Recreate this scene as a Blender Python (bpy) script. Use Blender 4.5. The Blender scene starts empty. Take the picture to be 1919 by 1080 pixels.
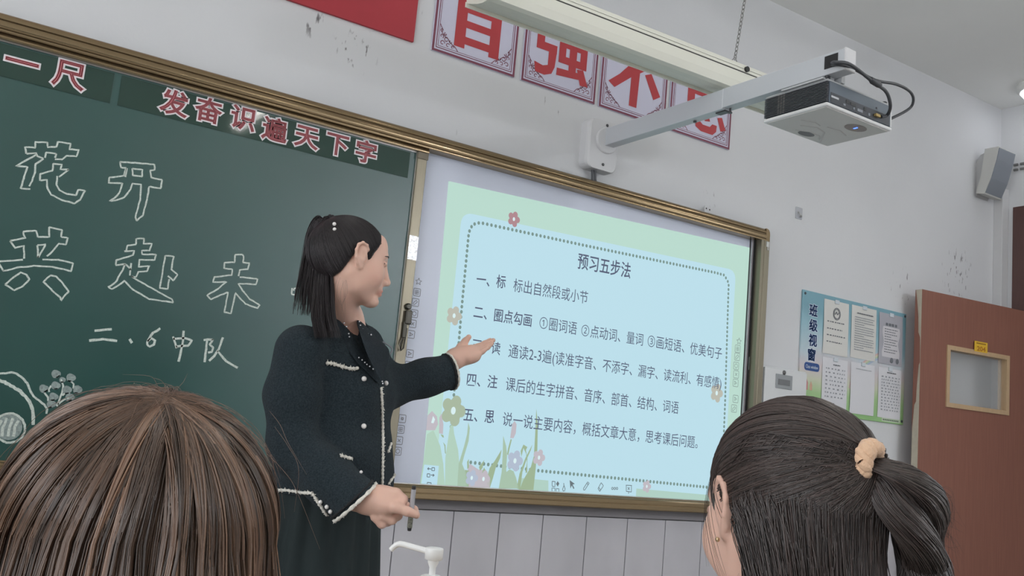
import bpy, bmesh, math, random
import numpy as np
from mathutils import Vector, Matrix
from mathutils.bvhtree import BVHTree
random.seed(4); rng = np.random.default_rng(7)
S = bpy.context.scene
COL = S.collection
# ------------------------------------------------------------------ camera
D, H, F = 3.45, 1.2, 1815.75
YAW, PITCH, ROLL = math.radians(33.1414), math.radians(8.79975), math.radians(5.31486)
def cam_axes():
    sa, ca, sb, cb = math.sin(YAW), math.cos(YAW), math.sin(PITCH), math.cos(PITCH)
    f = np.array([sa*cb, ca*cb, sb]); r = np.array([ca, -sa, 0.0]); u = np.cross(r, f)
    c, s = math.cos(ROLL), math.sin(ROLL)
    return c*r + s*u, -s*r + c*u, f
RX, UP, FW = cam_axes()
CAM = np.array([0.0, -D, H])
cd = bpy.data.cameras.new('camera'); cam = bpy.data.objects.new('camera', cd); COL.objects.link(cam)
cam.matrix_world = Matrix(((RX[0], UP[0], -FW[0], CAM[0]), (RX[1], UP[1], -FW[1], CAM[1]), (RX[2], UP[2], -FW[2], CAM[2]), (0, 0, 0, 1)))
cd.sensor_fit = 'HORIZONTAL'; cd.sensor_width = 36.0; cd.lens = 36.0*F/1919.0
cd.clip_start = 0.02; cd.clip_end = 100
S.camera = cam
# measured sight lines of the photograph, used to find where things really stand in the room
def ray(px, py): return RX*((px-960)/F) - UP*((py-540)/F) + FW
def aty(px, py, y): d = ray(px, py); return CAM + d*((y+D)/d[1])
def atz(px, py, z): d = ray(px, py); return CAM + d*((z-H)/d[2])
def atd(px, py, dep): return CAM + ray(px, py)*dep
# ------------------------------------------------------------------ light
S.view_settings.view_transform = 'Standard'
try: S.view_settings.look = 'None'
except Exception: pass
S.view_settings.gamma = 1.0; S.view_settings.exposure = 0.0; S.view_settings.use_curve_mapping = False
S.cycles.max_bounces = 8; S.cycles.diffuse_bounces = 5; S.cycles.sample_clamp_indirect = 6.0
S.cycles.caustics_reflective = False; S.cycles.caustics_refractive = False
W = bpy.data.worlds.new('sky'); S.world = W; W.use_nodes = True
_bg = W.node_tree.nodes['Background']; _sky = W.node_tree.nodes.new('ShaderNodeTexSky')
_sky.sky_type = 'HOSEK_WILKIE'; _sky.turbidity = 6; _sky.sun_direction = (-0.4, 0.5, 0.75)
W.node_tree.links.new(_sky.outputs[0], _bg.inputs[0]); _bg.inputs[1].default_value = 0.25
XL, XR, YB, ZC = -3.4, 6.014, -8.2, 3.666
def area(name, loc, rot, sx, sy, watts, color):
    l = bpy.data.lights.new(name, 'AREA'); l.shape = 'RECTANGLE'; l.size = sx; l.size_y = sy; l.energy = watts; l.color = color
    o = bpy.data.objects.new(name, l); COL.objects.link(o); o.location = loc; o.rotation_euler = rot
    return o
LEFT_WIN = [(-6.9, -5.1), (-4.6, -2.8), (-2.3, -0.8)]       # window openings of the left wall (y from, y to), z 0.9 to 2.9
RIGHT_WIN = [(-4.4, -2.6), (-7.2, -5.4)]                      # corridor windows of the right wall, z 1.9 to 3.0
for a, b in LEFT_WIN:
    area('window_daylight', (XL-0.25, (a+b)/2, 1.9), (0, math.radians(-90), 0), 2.0, b-a, 66, (0.93, 0.96, 1.0))
for a, b in RIGHT_WIN:
    area('corridor_daylight', (XR+0.3, (a+b)/2, 2.45), (0, math.radians(90), 0), 1.1, b-a, 24, (0.93, 0.97, 1.0))
LAMPS = [(x, y) for x in (-0.35, 2.27, 4.9) for y in (-1.95, -4.0, -6.3)]
# ------------------------------------------------------------------ materials
def lin(c): return tuple((x/255/12.92 if x/255 <= 0.04045 else ((x/255+0.055)/1.055)**2.4) for x in c)
MATS = {}
def mat(name, rgb, rough=0.6, metal=0.0, spec=0.5, noise=0.0, nscale=20.0, bump=0.0, bscale=120.0, emit=None, estr=1.0, alpha=1.0, trans=0.0, attr=None, stretch=None, coat=0.0, sheen=0.0):
    if name in MATS: return MATS[name]
    m = bpy.data.materials.new(name); m.use_nodes = True; nt = m.node_tree; b = nt.nodes['Principled BSDF']
    c = lin(rgb)
    b.inputs['Base Color'].default_value = (*c, 1); b.inputs['Roughness'].default_value = rough
    b.inputs['Metallic'].default_value = metal; b.inputs['Specular IOR Level'].default_value = spec
    b.inputs['Coat Weight'].default_value = coat; b.inputs['Sheen Weight'].default_value = sheen
    if emit is not None:
        b.inputs['Emission Color'].default_value = (*lin(emit), 1); b.inputs['Emission Strength'].default_value = estr
    if trans: b.inputs['Transmission Weight'].default_value = trans
    if alpha < 1: b.inputs['Alpha'].default_value = alpha
    tc = None
    if noise or bump:
        tc = nt.nodes.new('ShaderNodeTexCoord'); mp = nt.nodes.new('ShaderNodeMapping')
        nt.links.new(tc.outputs['Object'], mp.inputs[0])
        if stretch: mp.inputs['Scale'].default_value = stretch
    if noise:
        n = nt.nodes.new('ShaderNodeTexNoise'); n.inputs['Scale'].default_value = nscale; n.inputs['Detail'].default_value = 6
        nt.links.new(mp.outputs[0], n.inputs['Vector'])
        r = nt.nodes.new('ShaderNodeMapRange'); r.inputs[1].default_value = 0.25; r.inputs[2].default_value = 0.75
        r.inputs[3].default_value = 1-noise; r.inputs[4].default_value = 1+noise
        nt.links.new(n.outputs['Fac'], r.inputs[0])
        x = nt.nodes.new('ShaderNodeVectorMath'); x.operation = 'SCALE'; x.inputs[0].default_value = c
        nt.links.new(r.outputs[0], x.inputs['Scale']); nt.links.new(x.outputs[0], b.inputs['Base Color'])
    if attr:
        a = nt.nodes.new('ShaderNodeAttribute'); a.attribute_name = attr
        x = nt.nodes.new('ShaderNodeVectorMath'); x.operation = 'MULTIPLY'; x.inputs[0].default_value = c
        nt.links.new(a.outputs['Color'], x.inputs[1]); nt.links.new(x.outputs[0], b.inputs['Base Color'])
    if bump:
        n2 = nt.nodes.new('ShaderNodeTexNoise'); n2.inputs['Scale'].default_value = bscale; n2.inputs['Detail'].default_value = 4
        nt.links.new(mp.outputs[0], n2.inputs['Vector'])
        bp = nt.nodes.new('ShaderNodeBump'); bp.inputs['Strength'].default_value = bump; bp.inputs['Distance'].default_value = 0.004
        nt.links.new(n2.outputs['Fac'], bp.inputs['Height']); nt.links.new(bp.outputs[0], b.inputs['Normal'])
    MATS[name] = m
    return m
# ------------------------------------------------------------------ object helpers
def tag(o, label=None, cat=None, group=None, kind=None):
    if label: o['label'] = label
    if cat: o['category'] = cat
    if group: o['group'] = group
    if kind: o['kind'] = kind
    return o
def empty(name, loc=(0, 0, 0), label=None, cat=None, group=None):
    o = bpy.data.objects.new(name, None); COL.objects.link(o); o.location = loc; o.empty_display_size = 0.05
    return tag(o, label, cat, group)
def adopt(child, parent):
    child.parent = parent
    off = Vector((0, 0, 0)); p = parent
    m = Matrix.Identity(4); chain = []
    while p is not None: chain.append(p); p = p.parent
    for q in reversed(chain): m = m @ q.matrix_parent_inverse @ Matrix.Translation(q.location)
    child.matrix_parent_inverse = m.inverted()
    return child
class MB:
    """collects shapes; build() links them as one mesh object"""
    def __init__(s): s.v = []; s.f = []; s.sm = []
    def add(s, verts, faces, smooth=False):
        o = len(s.v); s.v.extend([tuple(map(float, p)) for p in verts]); s.f.extend([tuple(int(i)+o for i in f) for f in faces]); s.sm.extend([smooth]*len(faces)); return s
    def box(s, lo, hi, bev=0.0):
        (x0, y0, z0), (x1, y1, z1) = lo, hi
        if bev <= 0:
            v = [(x, y, z) for x in (x0, x1) for y in (y0, y1) for z in (z0, z1)]
            return s.add(v, [(0, 1, 3, 2), (4, 6, 7, 5), (0, 4, 5, 1), (2, 3, 7, 6), (0, 2, 6, 4), (1, 5, 7, 3)])
        bm = bmesh.new(); bmesh.ops.create_cube(bm, size=1)
        for q in bm.verts: q.co = Vector(((x0+x1)/2+q.co.x*(x1-x0), (y0+y1)/2+q.co.y*(y1-y0), (z0+z1)/2+q.co.z*(z1-z0)))
        bmesh.ops.bevel(bm, geom=bm.edges[:], offset=bev, segments=3, profile=0.5, affect='EDGES')
        return s.bm(bm)
    def bm(s, bm, smooth=False):
        bm.verts.ensure_lookup_table(); bm.verts.index_update()
        s.add([q.co for q in bm.verts], [[q.index for q in f.verts] for f in bm.faces], smooth); bm.free(); return s
    def xf(s, start, M):
        for i in range(start, len(s.v)): s.v[i] = tuple(M @ Vector(s.v[i]))
        return s
    def quad(s, *p): return s.add(p, [tuple(range(len(p)))])
    def prism(s, prof, a, b, axis='x', smooth=False, caps=True):
        """extrude a closed 2-D profile along an axis; the profile gives the other two coordinates in x,y,z order"""
        n = len(prof); v = []
        for t in (a, b):
            for p, q in prof: v.append({'x': (t, p, q), 'y': (p, t, q), 'z': (p, q, t)}[axis])
        s.add(v, [(i, (i+1) % n, n+(i+1) % n, n+i) for i in range(n)], smooth)
        if caps: s.add(v, [tuple(range(n))[::-1], tuple(range(n, 2*n))])
        return s
    def tube(s, path, r, n=8, caps=True, smooth=True, flat=1.0):
        P = np.array(path, float); m = len(P); R_ = np.full(m, r) if np.isscalar(r) else np.array(r, float)
        T = np.gradient(P, axis=0) if m > 2 else np.array([P[1]-P[0]]*2)
        T /= np.linalg.norm(T, axis=1)[:, None]+1e-12
        u = np.cross(T[0], [0, 0, 1.0]);  u = np.cross(T[0], [0, 1.0, 0]) if np.linalg.norm(u) < 1e-3 else u
        u /= np.linalg.norm(u); v = []
        for i in range(m):
            u = u - T[i]*(u@T[i]); u /= np.linalg.norm(u)+1e-12; w = np.cross(T[i], u)
            for k in range(n):
                a = 2*math.pi*k/n; v.append(P[i]+R_[i]*(math.cos(a)*u+flat*math.sin(a)*w))
        f = [(i*n+k, i*n+(k+1) % n, (i+1)*n+(k+1) % n, (i+1)*n+k) for i in range(m-1) for k in range(n)]
        s.add(v, f, smooth)
        if caps: s.add(v[:n], [tuple(range(n))[::-1]]); s.add(v[-n:], [tuple(range(n))])
        return s
    def lathe(s, prof, c=(0, 0, 0), n=24, smooth=True, axis='z'):
        v = []
        for r, h in prof:
            for k in range(n):
                a = 2*math.pi*k/n; x, y = r*math.cos(a), r*math.sin(a)
                p = {'z': (x, y, h), 'y': (x, h, y), 'x': (h, x, y)}[axis]; v.append((p[0]+c[0], p[1]+c[1], p[2]+c[2]))
        f = [(i*n+k, i*n+(k+1) % n, (i+1)*n+(k+1) % n, (i+1)*n+k) for i in range(len(prof)-1) for k in range(n)]
        s.add(v, f, smooth)
        if prof[0][0] > 1e-6: s.add(v[:n], [tuple(range(n))[::-1]])
        if prof[-1][0] > 1e-6: s.add(v[-n:], [tuple(range(n))])
        return s
    def sphere(s, c, r, n=10, sc=(1, 1, 1)):
        bm = bmesh.new(); bmesh.ops.create_uvsphere(bm, u_segments=n, v_segments=max(4, n*2//3), radius=1)
        for q in bm.verts: q.co = Vector((c[0]+q.co.x*r*sc[0], c[1]+q.co.y*r*sc[1], c[2]+q.co.z*r*sc[2]))
        return s.bm(bm, True)
    def plate(s, pts, y, t):
        """polygon given by x,z points in a plane y, thickness t towards the wall"""
        n = len(pts)
        ar = sum(pts[i][0]*pts[(i+1) % n][1]-pts[(i+1) % n][0]*pts[i][1] for i in range(n))
        if ar < 0: pts = pts[::-1]
        v = [(p[0], y, p[1]) for p in pts]+[(p[0], y+t, p[1]) for p in pts]
        s.add(v, [tuple(range(n)), tuple(range(n, 2*n))[::-1]]+[(i, n+i, n+(i+1) % n, (i+1) % n) for i in range(n)]); return s
    def build(s, name, m, parent=None, recalc=True):
        me = bpy.data.meshes.new(name); me.from_pydata(s.v, [], s.f); me.update()
        if recalc:
            bm = bmesh.new(); bm.from_mesh(me); bmesh.ops.recalc_face_normals(bm, faces=bm.faces[:]); bm.to_mesh(me); bm.free()
        me.polygons.foreach_set('use_smooth', s.sm[:len(me.polygons)] if len(s.sm) >= len(me.polygons) else [False]*len(me.polygons))
        if m: me.materials.append(m)
        o = bpy.data.objects.new(name, me); COL.objects.link(o)
        if parent: adopt(o, parent)
        return o
def frame_bars(mb, x0, x1, z0, z1, w, y0, y1):
    mb.box((x0, y0, z0), (x0+w, y1, z1)); mb.box((x1-w, y0, z0), (x1, y1, z1))
    mb.box((x0+w, y0, z0), (x1-w, y1, z0+w)); mb.box((x0+w, y0, z1-w), (x1-w, y1, z1)); return mb
# lettering: glyph outlines of Blender's own built-in font as flat meshes
_TXT = {}
def glyphs(body, off=0.0, pen=0.0):
    k = (body, off, pen)
    if k not in _TXT:
        cu = bpy.data.curves.new('t', 'FONT'); cu.body = body; cu.size = 1.0; cu.offset = off; cu.resolution_u = 3
        o = bpy.data.objects.new('t', cu); COL.objects.link(o)
        bpy.context.view_layer.update(); dg = bpy.context.evaluated_depsgraph_get()
        me = bpy.data.meshes.new_from_object(o.evaluated_get(dg))
        v = np.array([tuple(q.co)[:2] for q in me.vertices]).reshape(-1, 2); f = [tuple(p.vertices) for p in me.polygons]
        bpy.data.objects.remove(o); bpy.data.curves.remove(cu); bpy.data.meshes.remove(me)
        if pen > 0:      # round-nib outline laid over the glyph: a softly bold letter
            cu = bpy.data.curves.new('t', 'FONT'); cu.body = body; cu.size = 1.0; cu.resolution_u = 3; cu.fill_mode = 'NONE' if hasattr(cu, 'fill_mode') else cu.fill_mode
            cu.bevel_depth = pen; cu.bevel_resolution = 1
            o = bpy.data.objects.new('t', cu); COL.objects.link(o); bpy.context.view_layer.update()
            me = bpy.data.meshes.new_from_object(o.evaluated_get(bpy.context.evaluated_depsgraph_get()))
            v2 = np.array([tuple(q.co)[:2] for q in me.vertices]).reshape(-1, 2); n0 = len(v)
            f = f+[tuple(i+n0 for i in p.vertices) for p in me.polygons if p.normal.z > 0.05]; v = np.vstack([v, v2])
            bpy.data.objects.remove(o); bpy.data.curves.remove(cu); bpy.data.meshes.remove(me)
        _TXT[k] = (v, f)
    return _TXT[k]
def text_on(mb, body, bl, br, tl, off=0.0, em=(-0.12, 0.88), fit_z=False, n=(0, -1, 0), lift=0.0):
    """lay glyphs on the plane through three 3-D points: bottom-left, bottom-right, top-left"""
    v, f = glyphs(body, off)
    if len(v) == 0: return mb
    bl, br, tl = map(lambda p: np.array(p, float), (bl, br, tl))
    x0, x1 = v[:, 0].min(), v[:, 0].max(); y0, y1 = (v[:, 1].min(), v[:, 1].max()) if fit_z else em
    P = bl+np.outer((v[:, 0]-x0)/(x1-x0), br-bl)+np.outer((v[:, 1]-y0)/(y1-y0), tl-bl)+np.array(n)*lift
    return mb.add(P, f)
# ------------------------------------------------------------------ room shell
def wall_material():
    m = mat('white_wall_paint', (218, 219, 221), 0.75, spec=0.25, noise=0.03, nscale=1.3, bump=0.12, bscale=60)
    nt = m.node_tree; b = nt.nodes['Principled BSDF']; src = b.inputs['Base Color'].links[0].from_socket
    tc = nt.nodes.new('ShaderNodeTexCoord'); tot = None
    # scuffs and old stains with a place of their own on the wall
    for (px, py, r, th, sc) in [(592, 45, 0.075, 0.60, 22), (668, 92, 0.11, 0.62, 34), (1795, 510, 0.20, 0.60, 30), (1695, 545, 0.16, 0.63, 30), (700, 150, 0.5, 0.69, 14), (1330, 372, 0.06, 0.60, 30), (1060, 175, 0.2, 0.7, 22)]:
        c = aty(px, py, 0)
        d = nt.nodes.new('ShaderNodeVectorMath'); d.operation = 'DISTANCE'; d.inputs[1].default_value = tuple(c); nt.links.new(tc.outputs['Object'], d.inputs[0])
        mr = nt.nodes.new('ShaderNodeMapRange'); mr.inputs[1].default_value = r; mr.inputs[2].default_value = r*0.35; mr.inputs[3].default_value = 0; mr.inputs[4].default_value = 1
        nt.links.new(d.outputs['Value'], mr.inputs[0])
        mp = nt.nodes.new('ShaderNodeMapping'); mp.inputs['Rotation'].default_value = (0, 0.6, 0); mp.inputs['Scale'].default_value = (1.6, 1, 0.55); nt.links.new(tc.outputs['Object'], mp.inputs[0])
        nz = nt.nodes.new('ShaderNodeTexNoise'); nz.inputs['Scale'].default_value = sc; nz.inputs['Detail'].default_value = 3; nt.links.new(mp.outputs[0], nz.inputs['Vector'])
        st = nt.nodes.new('ShaderNodeMapRange'); st.inputs[1].default_value = th; st.inputs[2].default_value = th+0.06; nt.links.new(nz.outputs['Fac'], st.inputs[0])
        mu = nt.nodes.new('ShaderNodeMath'); mu.operation = 'MULTIPLY'; nt.links.new(mr.outputs[0], mu.inputs[0]); nt.links.new(st.outputs[0], mu.inputs[1])
        if tot is None: tot = mu.outputs[0]
        else:
            a = nt.nodes.new('ShaderNodeMath'); a.operation = 'MAXIMUM'; nt.links.new(tot, a.inputs[0]); nt.links.new(mu.outputs[0], a.inputs[1]); tot = a.outputs[0]
    mx = nt.nodes.new('ShaderNodeMix'); mx.data_type = 'RGBA'; mx.inputs['B'].default_value = (*lin((112, 108, 110)), 1)
    nt.links.new(tot, mx.inputs['Factor']); nt.links.new(src, mx.inputs['A']); nt.links.new(mx.outputs['Result'], b.inputs['Base Color'])
    return m
WALL = wall_material()
CEIL = mat('ceiling_paint', (236, 237, 235), 0.9, spec=0.1, noise=0.02, nscale=2)
FLOOR = mat('floor_terrazzo', (160, 156, 150), 0.35, noise=0.12, nscale=60)
TH = 0.2
o = MB().box((XL, 0, 0), (XR, TH, ZC)).build('wall_front', WALL); tag(o, kind='structure')
o = MB().box((XL, YB-TH, 0), (XR, YB, ZC)).build('wall_back', WALL); tag(o, kind='structure')
o = MB().box((XL-0.4, YB-TH, ZC), (XR+0.4, TH, ZC+0.15)).build('ceiling', CEIL); tag(o, kind='structure')
fl = MB().box((XL-0.4, YB-TH, -0.15), (XR+0.4, TH, 0)); fl.box((-0.9, -1.75, 0), (4.6, 0, 0.15)); tag(fl.build('floor', FLOOR), kind='structure')
def wall_with_holes(name, x0, x1, holes):
    mb = MB(); ys = YB-TH
    for (a, b, z0, z1) in sorted(holes):
        mb.box((x0, ys, 0), (x1, a, ZC))
        if z0 > 0: mb.box((x0, a, 0), (x1, b, z0))
        mb.box((x0, a, z1), (x1, b, ZC)); ys = b
    mb.box((x0, ys, 0), (x1, TH, ZC)); return tag(mb.build(name, WALL), kind='structure')
wall_with_holes('wall_left', XL-TH, XL, [(a, b, 0.9, 2.9) for a, b in LEFT_WIN])
DY1, DY0, DZ = -0.095, -1.24, 2.975                                # doorway in the right wall
wall_with_holes('wall_right', XR, XR+TH, [(a, b, 1.9, 3.0) for a, b in RIGHT_WIN]+[(DY0, DY1, 0, DZ)])
WHITEPL = mat('white_plastic_frame', (225, 226, 228), 0.4)
k = 0
for wx0, wx1, wins, z0, z1 in [(XL-0.14, XL-0.08, LEFT_WIN, 0.9, 2.9), (XR+0.08, XR+0.14, RIGHT_WIN, 1.9, 3.0)]:
    for a, b in wins:
        k += 1; mb = MB()
        for y in (a, (a+b)/2-0.03, b-0.06): mb.box((wx0, y, z0), (wx1, y+0.06, z1))
        for z in (z0, z1-0.06): mb.box((wx0, a, z), (wx1, b, z+0.06))
        tag(mb.build('window_%d' % k, WHITEPL), kind='structure')
# dark wooden door casing with a transom bar, in the right wall
CASE = mat('dark_brown_casing', (88, 62, 58), 0.5, noise=0.12, nscale=14, stretch=(14, 14, 1))
mb = MB(); mb.box((XR-0.015, DY1-0.085, 0), (XR+TH, DY1, DZ)); mb.box((XR-0.015, DY0, 0), (XR+TH, DY0+0.085, DZ)); mb.box((XR-0.015, DY0+0.085, DZ-0.07), (XR+TH, DY1-0.085, DZ)); mb.box((XR-0.01, DY0+0.085, 2.29), (XR+TH, DY1-0.085, 2.36))
tag(mb.build('door_1', CASE), kind='structure')
# white pipe casing in the corner of the front and right walls
c1 = aty(1874, 450, -0.03)
mb = MB().box((XR-0.075, -0.06, 0), (XR, 0, 3.1), 0.004); tag(mb.build('trim_1', mat('white_trim', (205, 205, 206), 0.5)), kind='structure')
# marble wainscot under the board: tiles with open joints and a capping strip
MARB = mat('grey_marble_tile', (196, 194, 199), 0.3, noise=0.10, nscale=3.5, stretch=(1, 1, 0.5)); 
mb = MB(); JX = [1.8056-0.2555*i for i in range(20, 0, -1)]+[1.8056, 2.0676, 2.290, 2.5131, 2.7512, 2.9887, 3.2219, 3.46, 3.70, 3.94]+[3.94+0.24*i for i in range(1, 10)]
JX = [x for x in JX if XL < x < XR-0.02]
for a, b in zip([XL+0.002]+JX, JX+[XR-0.002]):
    if b-a > 0.02: mb.box((a+0.0022, -0.012, 0.16), (b-0.0022, 0, 0.889), 0.0015)
tag(mb.build('trim_2', MARB), kind='structure')
mb = MB().box((XL, -0.002, 0.15), (XR, 0, 0.893)); tag(mb.build('trim_3', mat('dark_joint', (96, 92, 94), 0.9)), kind='structure')
mb = MB().box((XL, -0.02, 0.893), (3.75, 0, 0.935), 0.002); tag(mb.build('trim_4', mat('grey_capping_strip', (140, 136, 139), 0.5)), kind='structure')
# ------------------------------------------------------------------ ceiling lamps
HOUS = mat('lamp_housing_white', (225, 225, 222), 0.5)
TUBE = mat('lit_tube', (255, 255, 255), 0.5, emit=(255, 252, 246), estr=21.5)
for i, (x, y) in enumerate(LAMPS):
    r = empty('ceiling_lamp', (x, y, ZC), 'lit tube lamp hanging from the classroom ceiling', 'lamp', 'ceiling tube lamps')
    MB().box((x-0.07, y-0.62, 3.575), (x+0.07, y+0.62, 3.62), 0.006).box((x-0.02, y-0.4, 3.62), (x+0.02, y-0.36, ZC)).box((x-0.02, y+0.36, 3.62), (x+0.02, y+0.4, ZC)).build('housing', HOUS, r)
    MB().box((x-0.026, y-0.6, 3.55), (x+0.026, y+0.6, 3.574), 0.008).build('diffuser', TUBE, r)
for (lx, ly), es, lb in ((tuple(atz(1958, 160, ZC)[:2]), 4.5, 'round lit lamp on the ceiling beside the front right corner'), ((5.8, -7.2), 820.0, 'added unseen round lamp at the rear of the door side, placed to cast the projector arm shadow')):  # the second, unseen lamp is added to throw the projector arm's shadow
    r = empty('round_ceiling_lamp', (lx, ly, ZC), lb, 'lamp')
    MB().lathe([(0.155, ZC), (0.155, ZC-0.03), (0.14, ZC-0.045)], (lx, ly, 0), 32).build('housing', HOUS, r)
    MB().lathe([(0.138, ZC-0.04), (0.12, ZC-0.065), (0.06, ZC-0.08), (0, ZC-0.083)], (lx, ly, 0), 32).build('diffuser', mat('lit_round_diffuser_%d' % es, (255, 255, 255), 0.5, emit=(244, 247, 255), estr=es), r)
rb = empty('added_rear_board', (1.3, YB, 0.9), 'added unseen dark board on the back wall, dims reflections in the front chalkboard', 'chalkboard')  # unseen board added so the green chalkboard reflects something dark
MB().box((-1.2, YB, 0.9), (3.9, YB+0.03, 2.3)).build('writing_panel', mat('rear_board_green', (40, 66, 58), 0.6), rb)
frame_bars(MB(), -1.26, 3.96, 0.84, 2.36, 0.06, YB, YB+0.05).build('frame', HOUS, rb)
# ------------------------------------------------------------------ board: outer frame
BRZ = mat('bronze_aluminium', (150, 130, 100), 0.17, metal=0.8, noise=0.05, nscale=40, stretch=(0.3, 8, 8))
BRZ2 = mat('pale_bronze_aluminium', (134, 127, 110), 0.36, metal=0.75, noise=0.05, nscale=30, stretch=(8, 8, 0.3))
DARKGAP = mat('dark_channel', (46, 46, 46), 0.6)
SILV = mat('silver_edge', (196, 196, 194), 0.3, metal=0.9)
BX0, BX1 = -0.86, 3.741
fr = empty('board_frame', (1.4, 0, 0.93), 'long bronze aluminium frame around the chalkboard and the whiteboard', 'frame')
def conv(mb, z0, z1, yf, a0, a1, x0, x1, yb=-0.03):
    A = np.radians(np.linspace(a0, a1, 10)); k = (z1-z0)/(math.sin(A[-1])-math.sin(A[0])); zs_ = z0+k*(np.sin(A)-math.sin(A[0])); ys_ = yf+k*(1-np.cos(A))
    V = [(x, y, z) for x in (x0, x1) for y, z in zip(ys_, zs_)]; n = len(A)
    mb.add(V, [(i, i+1, n+i+1, n+i) for i in range(n-1)], True)
    for x in (x0, x1): mb.add([(x, yb, z0)]+[(x, y, z) for y, z in zip(ys_, zs_)]+[(x, yb, z1)], [tuple(range(n+2))])
    mb.add([(x0, yb, z0), (x1, yb, z0), (x1, ys_[0], z0), (x0, ys_[0], z0)], [(0, 1, 2, 3)]); mb.add([(x0, yb, z1), (x1, yb, z1), (x1, ys_[-1], z1), (x0, ys_[-1], z1)], [(0, 1, 2, 3)])
mb = MB(); xe = BX1-0.028
conv(mb, 2.3575, 2.3805, -0.0895, -5, 68, BX0, xe); conv(mb, 2.3275, 2.3560, -0.0925, -28, 42, BX0, xe); conv(mb, 2.316, 2.3262, -0.089, -30, 30, BX0, xe)
mb.box((BX0, -0.084, 2.3255), (xe, -0.03, 2.358))
# the rail turns down at the rounded corner
mb.prism([(BX1-0.028, 2.316), (BX1, 2.316), (BX1, 2.352), (BX1-0.002, 2.364), (BX1-0.008, 2.374), (BX1-0.017, 2.379), (BX1-0.028, 2.3805)], -0.0895, -0.03, 'y')
mb.build('top_rail', BRZ, fr)
prof = [(-0.03, 0.990), (-0.066, 0.990), (-0.070, 0.985), (-0.082, 0.983), (-0.088, 0.977), (-0.088, 0.962), (-0.0855, 0.9605), (-0.0855, 0.9585), (-0.091, 0.957), (-0.091, 0.940), (-0.087, 0.936), (-0.03, 0.936)]
MB().prism(prof, BX0, BX1, 'x').build('bottom_rail', BRZ, fr)
mb = MB().prism([(BX1, -0.03), (BX1, -0.0895), (BX1-0.034, -0.0895), (BX1-0.036, -0.086), (BX1-0.039, -0.086), (BX1-0.041, -0.0895), (BX1-0.0595, -0.0895), (BX1-0.0595, -0.03)], 0.99, 2.316, 'z'); mb.build('right_rail', BRZ2, fr)
MB().box((BX0, -0.0895, 0.99), (BX0+0.06, -0.03, 2.316), 0.003).build('left_rail', BRZ2, fr)
MB().box((BX0+0.02, -0.03, 0.936), (BX1-0.01, 0, 2.38)).build('backing_board', DARKGAP, fr)
MB().box((3.671, -0.052, 0.99), (3.6815, -0.03, 2.316)).build('dark_gap_strip', DARKGAP, fr)  # dark strip stands in for the shaded gap beside the right rail
c = aty(1441, 455, -0.09)
m_ = MB().box((3.716, -0.0925, 2.285), (3.735, -0.0895, 2.312), 0.001); m_.tube([(3.728, -0.091, 2.285), (3.729, -0.091, 2.268)], 0.003); m_.build('corner_latch', mat('white_latch', (210, 210, 208), 0.4), fr)
c = aty(1403, 683, -0.035)
m_ = MB().box((3.673, -0.056, c[2]-0.03), (3.681, -0.0525, c[2]+0.035), 0.001); m_.build('channel_clip', mat('grey_clip', (110, 116, 110), 0.5), fr)
# sliding green panel: glossy writing surface, golden top strip, right stile with lock
GREEN = mat('chalkboard_green', (20, 72, 66), 0.34, spec=0.95, noise=0.10, nscale=2.2, bump=0.03, bscale=300)
ck = empty('chalkboard', (0.45, -0.05, 0.99), 'dark green sliding chalkboard with white chalk characters left of the whiteboard', 'chalkboard')
YG = -0.060
pan = MB().box((-0.80, YG, 0.99), (1.697, -0.035, 2.297)).build('writing_panel', GREEN, ck)
ts_ = MB(); conv(ts_, 2.2985, 2.3155, -0.080, -20, 45, -0.80, 1.745, -0.04); ts_.build('top_strip', BRZ, ck)
MB().box((-0.80, -0.0645, 2.2935), (1.697, -0.06, 2.2985)).build('silver_trim', SILV, ck)
st = MB().box((1.699, -0.074, 0.99), (1.742, -0.035, 2.297), 0.003); st.build('stile', BRZ2, ck)
MB().box((1.6955, -0.066, 0.99), (1.699, -0.06, 2.297)).build('edge_trim', SILV, ck)
MB().box((1.697, -0.077, 2.270), (1.745, -0.074, 2.2975), 0.001).build('corner_cap', mat('dull_cap', (118, 110, 96), 0.5, metal=0.5), ck)
MB().box((1.700, -0.0755, 1.858), (1.741, -0.0742, 1.955)).build('foil_tape', mat('foil', (225, 225, 225), 0.22, metal=0.9, bump=0.8, bscale=90), ck)
DKM = mat('dark_latch_metal', (70, 68, 62), 0.35, metal=0.8)
lt = MB(); zc = aty(759, 605, -0.08)[2]
lt.lathe([(0.013, -0.0745), (0.013, -0.083), (0.009, -0.087)], (1.726, 0, zc+0.065), 16, axis='y'); lt.box((1.716, -0.090, zc-0.005), (1.743, -0.074, zc+0.05), 0.004)
lt.box((1.712, -0.086, zc-0.06), (1.727, -0.078, zc+0.005), 0.003); lt.tube([(1.716, -0.083, zc-0.06), (1.705, -0.084, zc-0.09), (1.712, -0.086, zc-0.11), (1.722, -0.084, zc-0.10), (1.727, -0.082, zc-0.05), (1.728, -0.082, zc-0.02)], 0.0035)
lt.build('latch', DKM, ck)
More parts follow.
